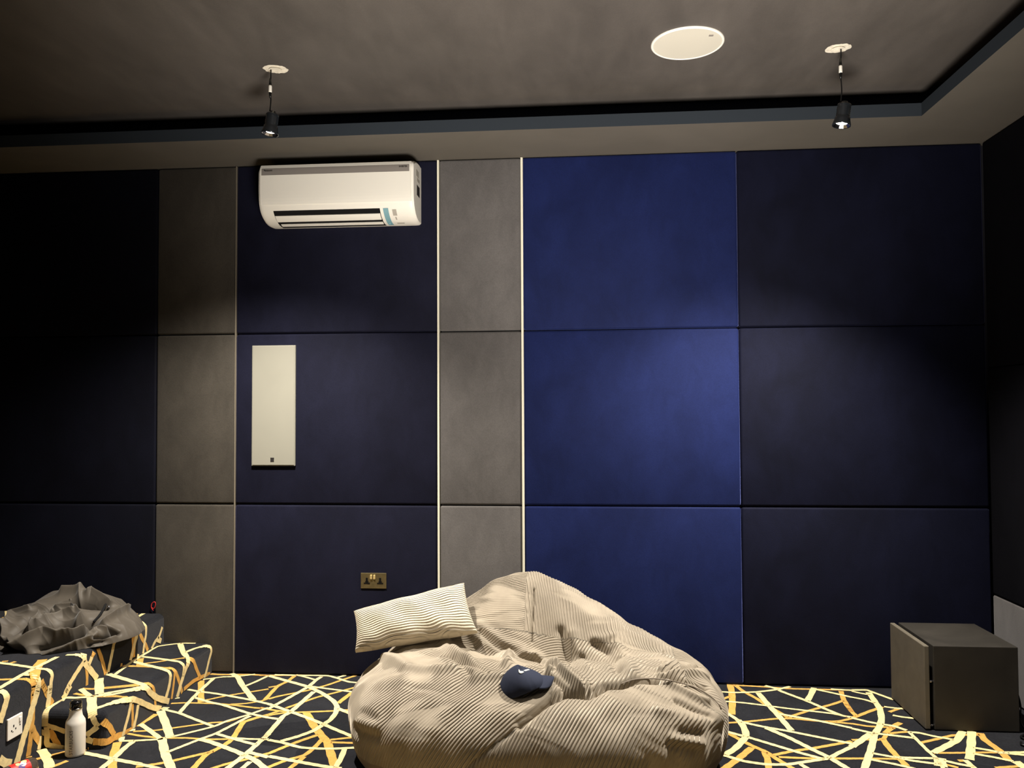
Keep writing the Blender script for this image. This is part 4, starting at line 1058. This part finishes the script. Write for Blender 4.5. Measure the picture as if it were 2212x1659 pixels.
# ------------------------------------------------------------------ subwoofer in the right corner
def sub():
    x0, x1, y0, y1 = 1.527, 1.93, -.552, -.150
    zt = at(2000.6, 1398, 1, y0)[2]
    zt = (zt+at(2202, 1395, 1, y0)[2])/2
    o3 = (x0, y0, 0); r = empty('floor_speaker', (x0, y0, 0), 'black box subwoofer standing on the carpet in the right corner', 'speaker')
    box('cabinet', x0+.040, x1, y0, y1, .004, zt, M['speaker_body'], .003, 2, r, o3)
    g_ = box('grille', x0, x0+.022, y0, y1, .006, zt-.002, M['grille'], .003, 2, r, o3); g_['label'] = 'brown grey flat front baffle'
    for (yy, zz) in ((y0+.012, .215), (y0+.012, .020), (y1-.012, .215), (y1-.012, .02), (y1-.012, zt-.02)):
        p = lathe('spacer_pin', [(0, 0), (.005, 0), (.005, .022), (0, .022)], M['chrome'], r, n=14)
        p.rotation_euler = (0, math.pi/2, 0); p.location = (.020, yy-y0, zz)
    # small foot screws on the right side
    p = lathe('knob', [(0, 0), (.007, 0), (.007, .01), (0, .01)], M['chrome'], r, n=14); p.rotation_euler = (0, math.pi/2, 0); p.location = (x1-x0, .02, .10)
sub()
# dark cables and a light plug behind the speaker at the right edge
P = [(1.935, -.50, .19), (1.96, -.47, .16), (1.985, -.45, .09), (1.975, -.47, .02), (1.95, -.56, .008), (1.90, -.62, .007), (1.96, -.66, .007), (2.05, -.60, .007)]
tag(tube('power_cable', P, .0045, M['black'], None, 8), 'black power cable hanging behind the subwoofer at the right edge', 'cable')
P = [(1.872, -.672, .007), (1.862, -.70, .007), (1.90, -.715, .007), (1.95, -.72, .007), (2.05, -.70, .007)]
tag(tube('speaker_cable', P, .0045, M['black'], None, 8), 'dark cable looping on the carpet in front of the subwoofer', 'cable')

# ------------------------------------------------------------------ white water bottle
def bottle():
    b0 = at(162.5, 1631, 2, 0); x, y = b0[0], b0[1]
    dp = y+DC; px = lambda n: n/FPX*dp
    r = empty('water_bottle', (x, y, 0), 'white metal water bottle with a black lid standing on the carpet by the step', 'bottle')
    R = px(20.6)
    hb = .141
    lathe('body', [(0, .001), (R-.006, .001), (R-.001, .006), (R, .012), (R, hb-.01), (R-.002, hb+.004), (R-.012, hb+.022), (R*.62, hb+.038), (R*.60, hb+.050), (R*.60, hb+.052), (0, hb+.052)], M['bottle'], r, n=56)
    lathe('neck_ring', [(R*.60, hb+.050), (R*.63, hb+.051), (R*.63, hb+.056), (R*.58, hb+.057), (0, hb+.057)], M['bottleneck'], r, n=48)
    lathe('lid', [(R*.57, hb+.056), (R*.60, hb+.058), (R*.60, hb+.078), (R*.55, hb+.084), (R*.3, hb+.086), (0, hb+.086)], M['lid'], r, n=48)
    # wordmark running up the side, wrapped on the cylinder
    cu = bpy.data.curves.new('txt', 'FONT'); cu.body = 'STARBUCKS'; cu.size = .021; cu.align_x = 'CENTER'; cu.align_y = 'CENTER'; cu.space_character = 1.12
    o = bpy.data.objects.new('txt', cu); COL.objects.link(o); dg = bpy.context.evaluated_depsgraph_get(); dg.update()
    me = bpy.data.meshes.new_from_object(o.evaluated_get(dg)); bpy.data.objects.remove(o)
    xs = [v.co.x for v in me.vertices]; L = max(xs)-min(xs); k = .098/L
    ang0 = math.atan2(CAMP[1]-y, CAMP[0]-x)-math.radians(24)
    for v in me.vertices:
        tx, ty = v.co.x*k, v.co.y*.95
        a = ang0+(-ty)/R*-1*-1
        a = ang0-ty/R
        v.co = Vector(((R+.0006)*math.cos(a), (R+.0006)*math.sin(a), .066+tx))
    link('wordmark', me, M['print'], r)
M['lid'] = mat('glossy black lid', srgb(12, 12, 12), .12, coat=.5)
bottle()

# drinks bottle with a red label lying at the lower left
def red_bottle():
    a0 = at(78, 1651, 2, .034); d = np.array([-.42, -.90, 0]); d /= np.linalg.norm(d)
    r = empty('drinks_bottle', tuple(a0), 'clear plastic drinks bottle with a red label lying at the lower left corner', 'bottle')
    rot = Matrix.Rotation(math.atan2(d[1], d[0]), 4, 'Z') @ Matrix.Rotation(math.pi/2, 4, 'Y')
    R = .032
    o = lathe('bottle_body', [(0, .002), (.012, 0), (.026, .004), (R, .016), (R, .13), (R-.003, .15), (.014, .19), (.012, .205), (0, .205)], M['pet'], r, n=32); o.matrix_local = rot
    o = lathe('label', [(R+.0006, .034), (R+.0006, .105)], M['red'], r, n=40); o.matrix_local = rot; o['label'] = 'red printed paper label'
    for z, a, s, m_ in tuple((z, a+k, s, m_) for k in (0, 2.1, 4.2) for z, a, s, m_ in ((.052, 1.9, .010, 'cola'), (.060, 1.55, .011, 'labelwhite'), (.070, 1.2, .012, 'labelpurple'), (.078, 1.75, .008, 'cola'))):
        b = bmesh.new(); bmesh.ops.create_circle(b, cap_ends=True, segments=16, radius=s)
        for v in b.verts:
            aa = a+math.pi+v.co.x/R; v.co = Vector(((R+.0012)*math.cos(aa), (R+.0012)*math.sin(aa), z+v.co.y))
        q = bm_obj('label_print', b, M[m_], o)
    o = lathe('cap', [(0, .225), (.012, .225), (.014, .222), (.014, .205), (0, .205)], M['red'], r, n=24); o.matrix_local = rot
red_bottle()
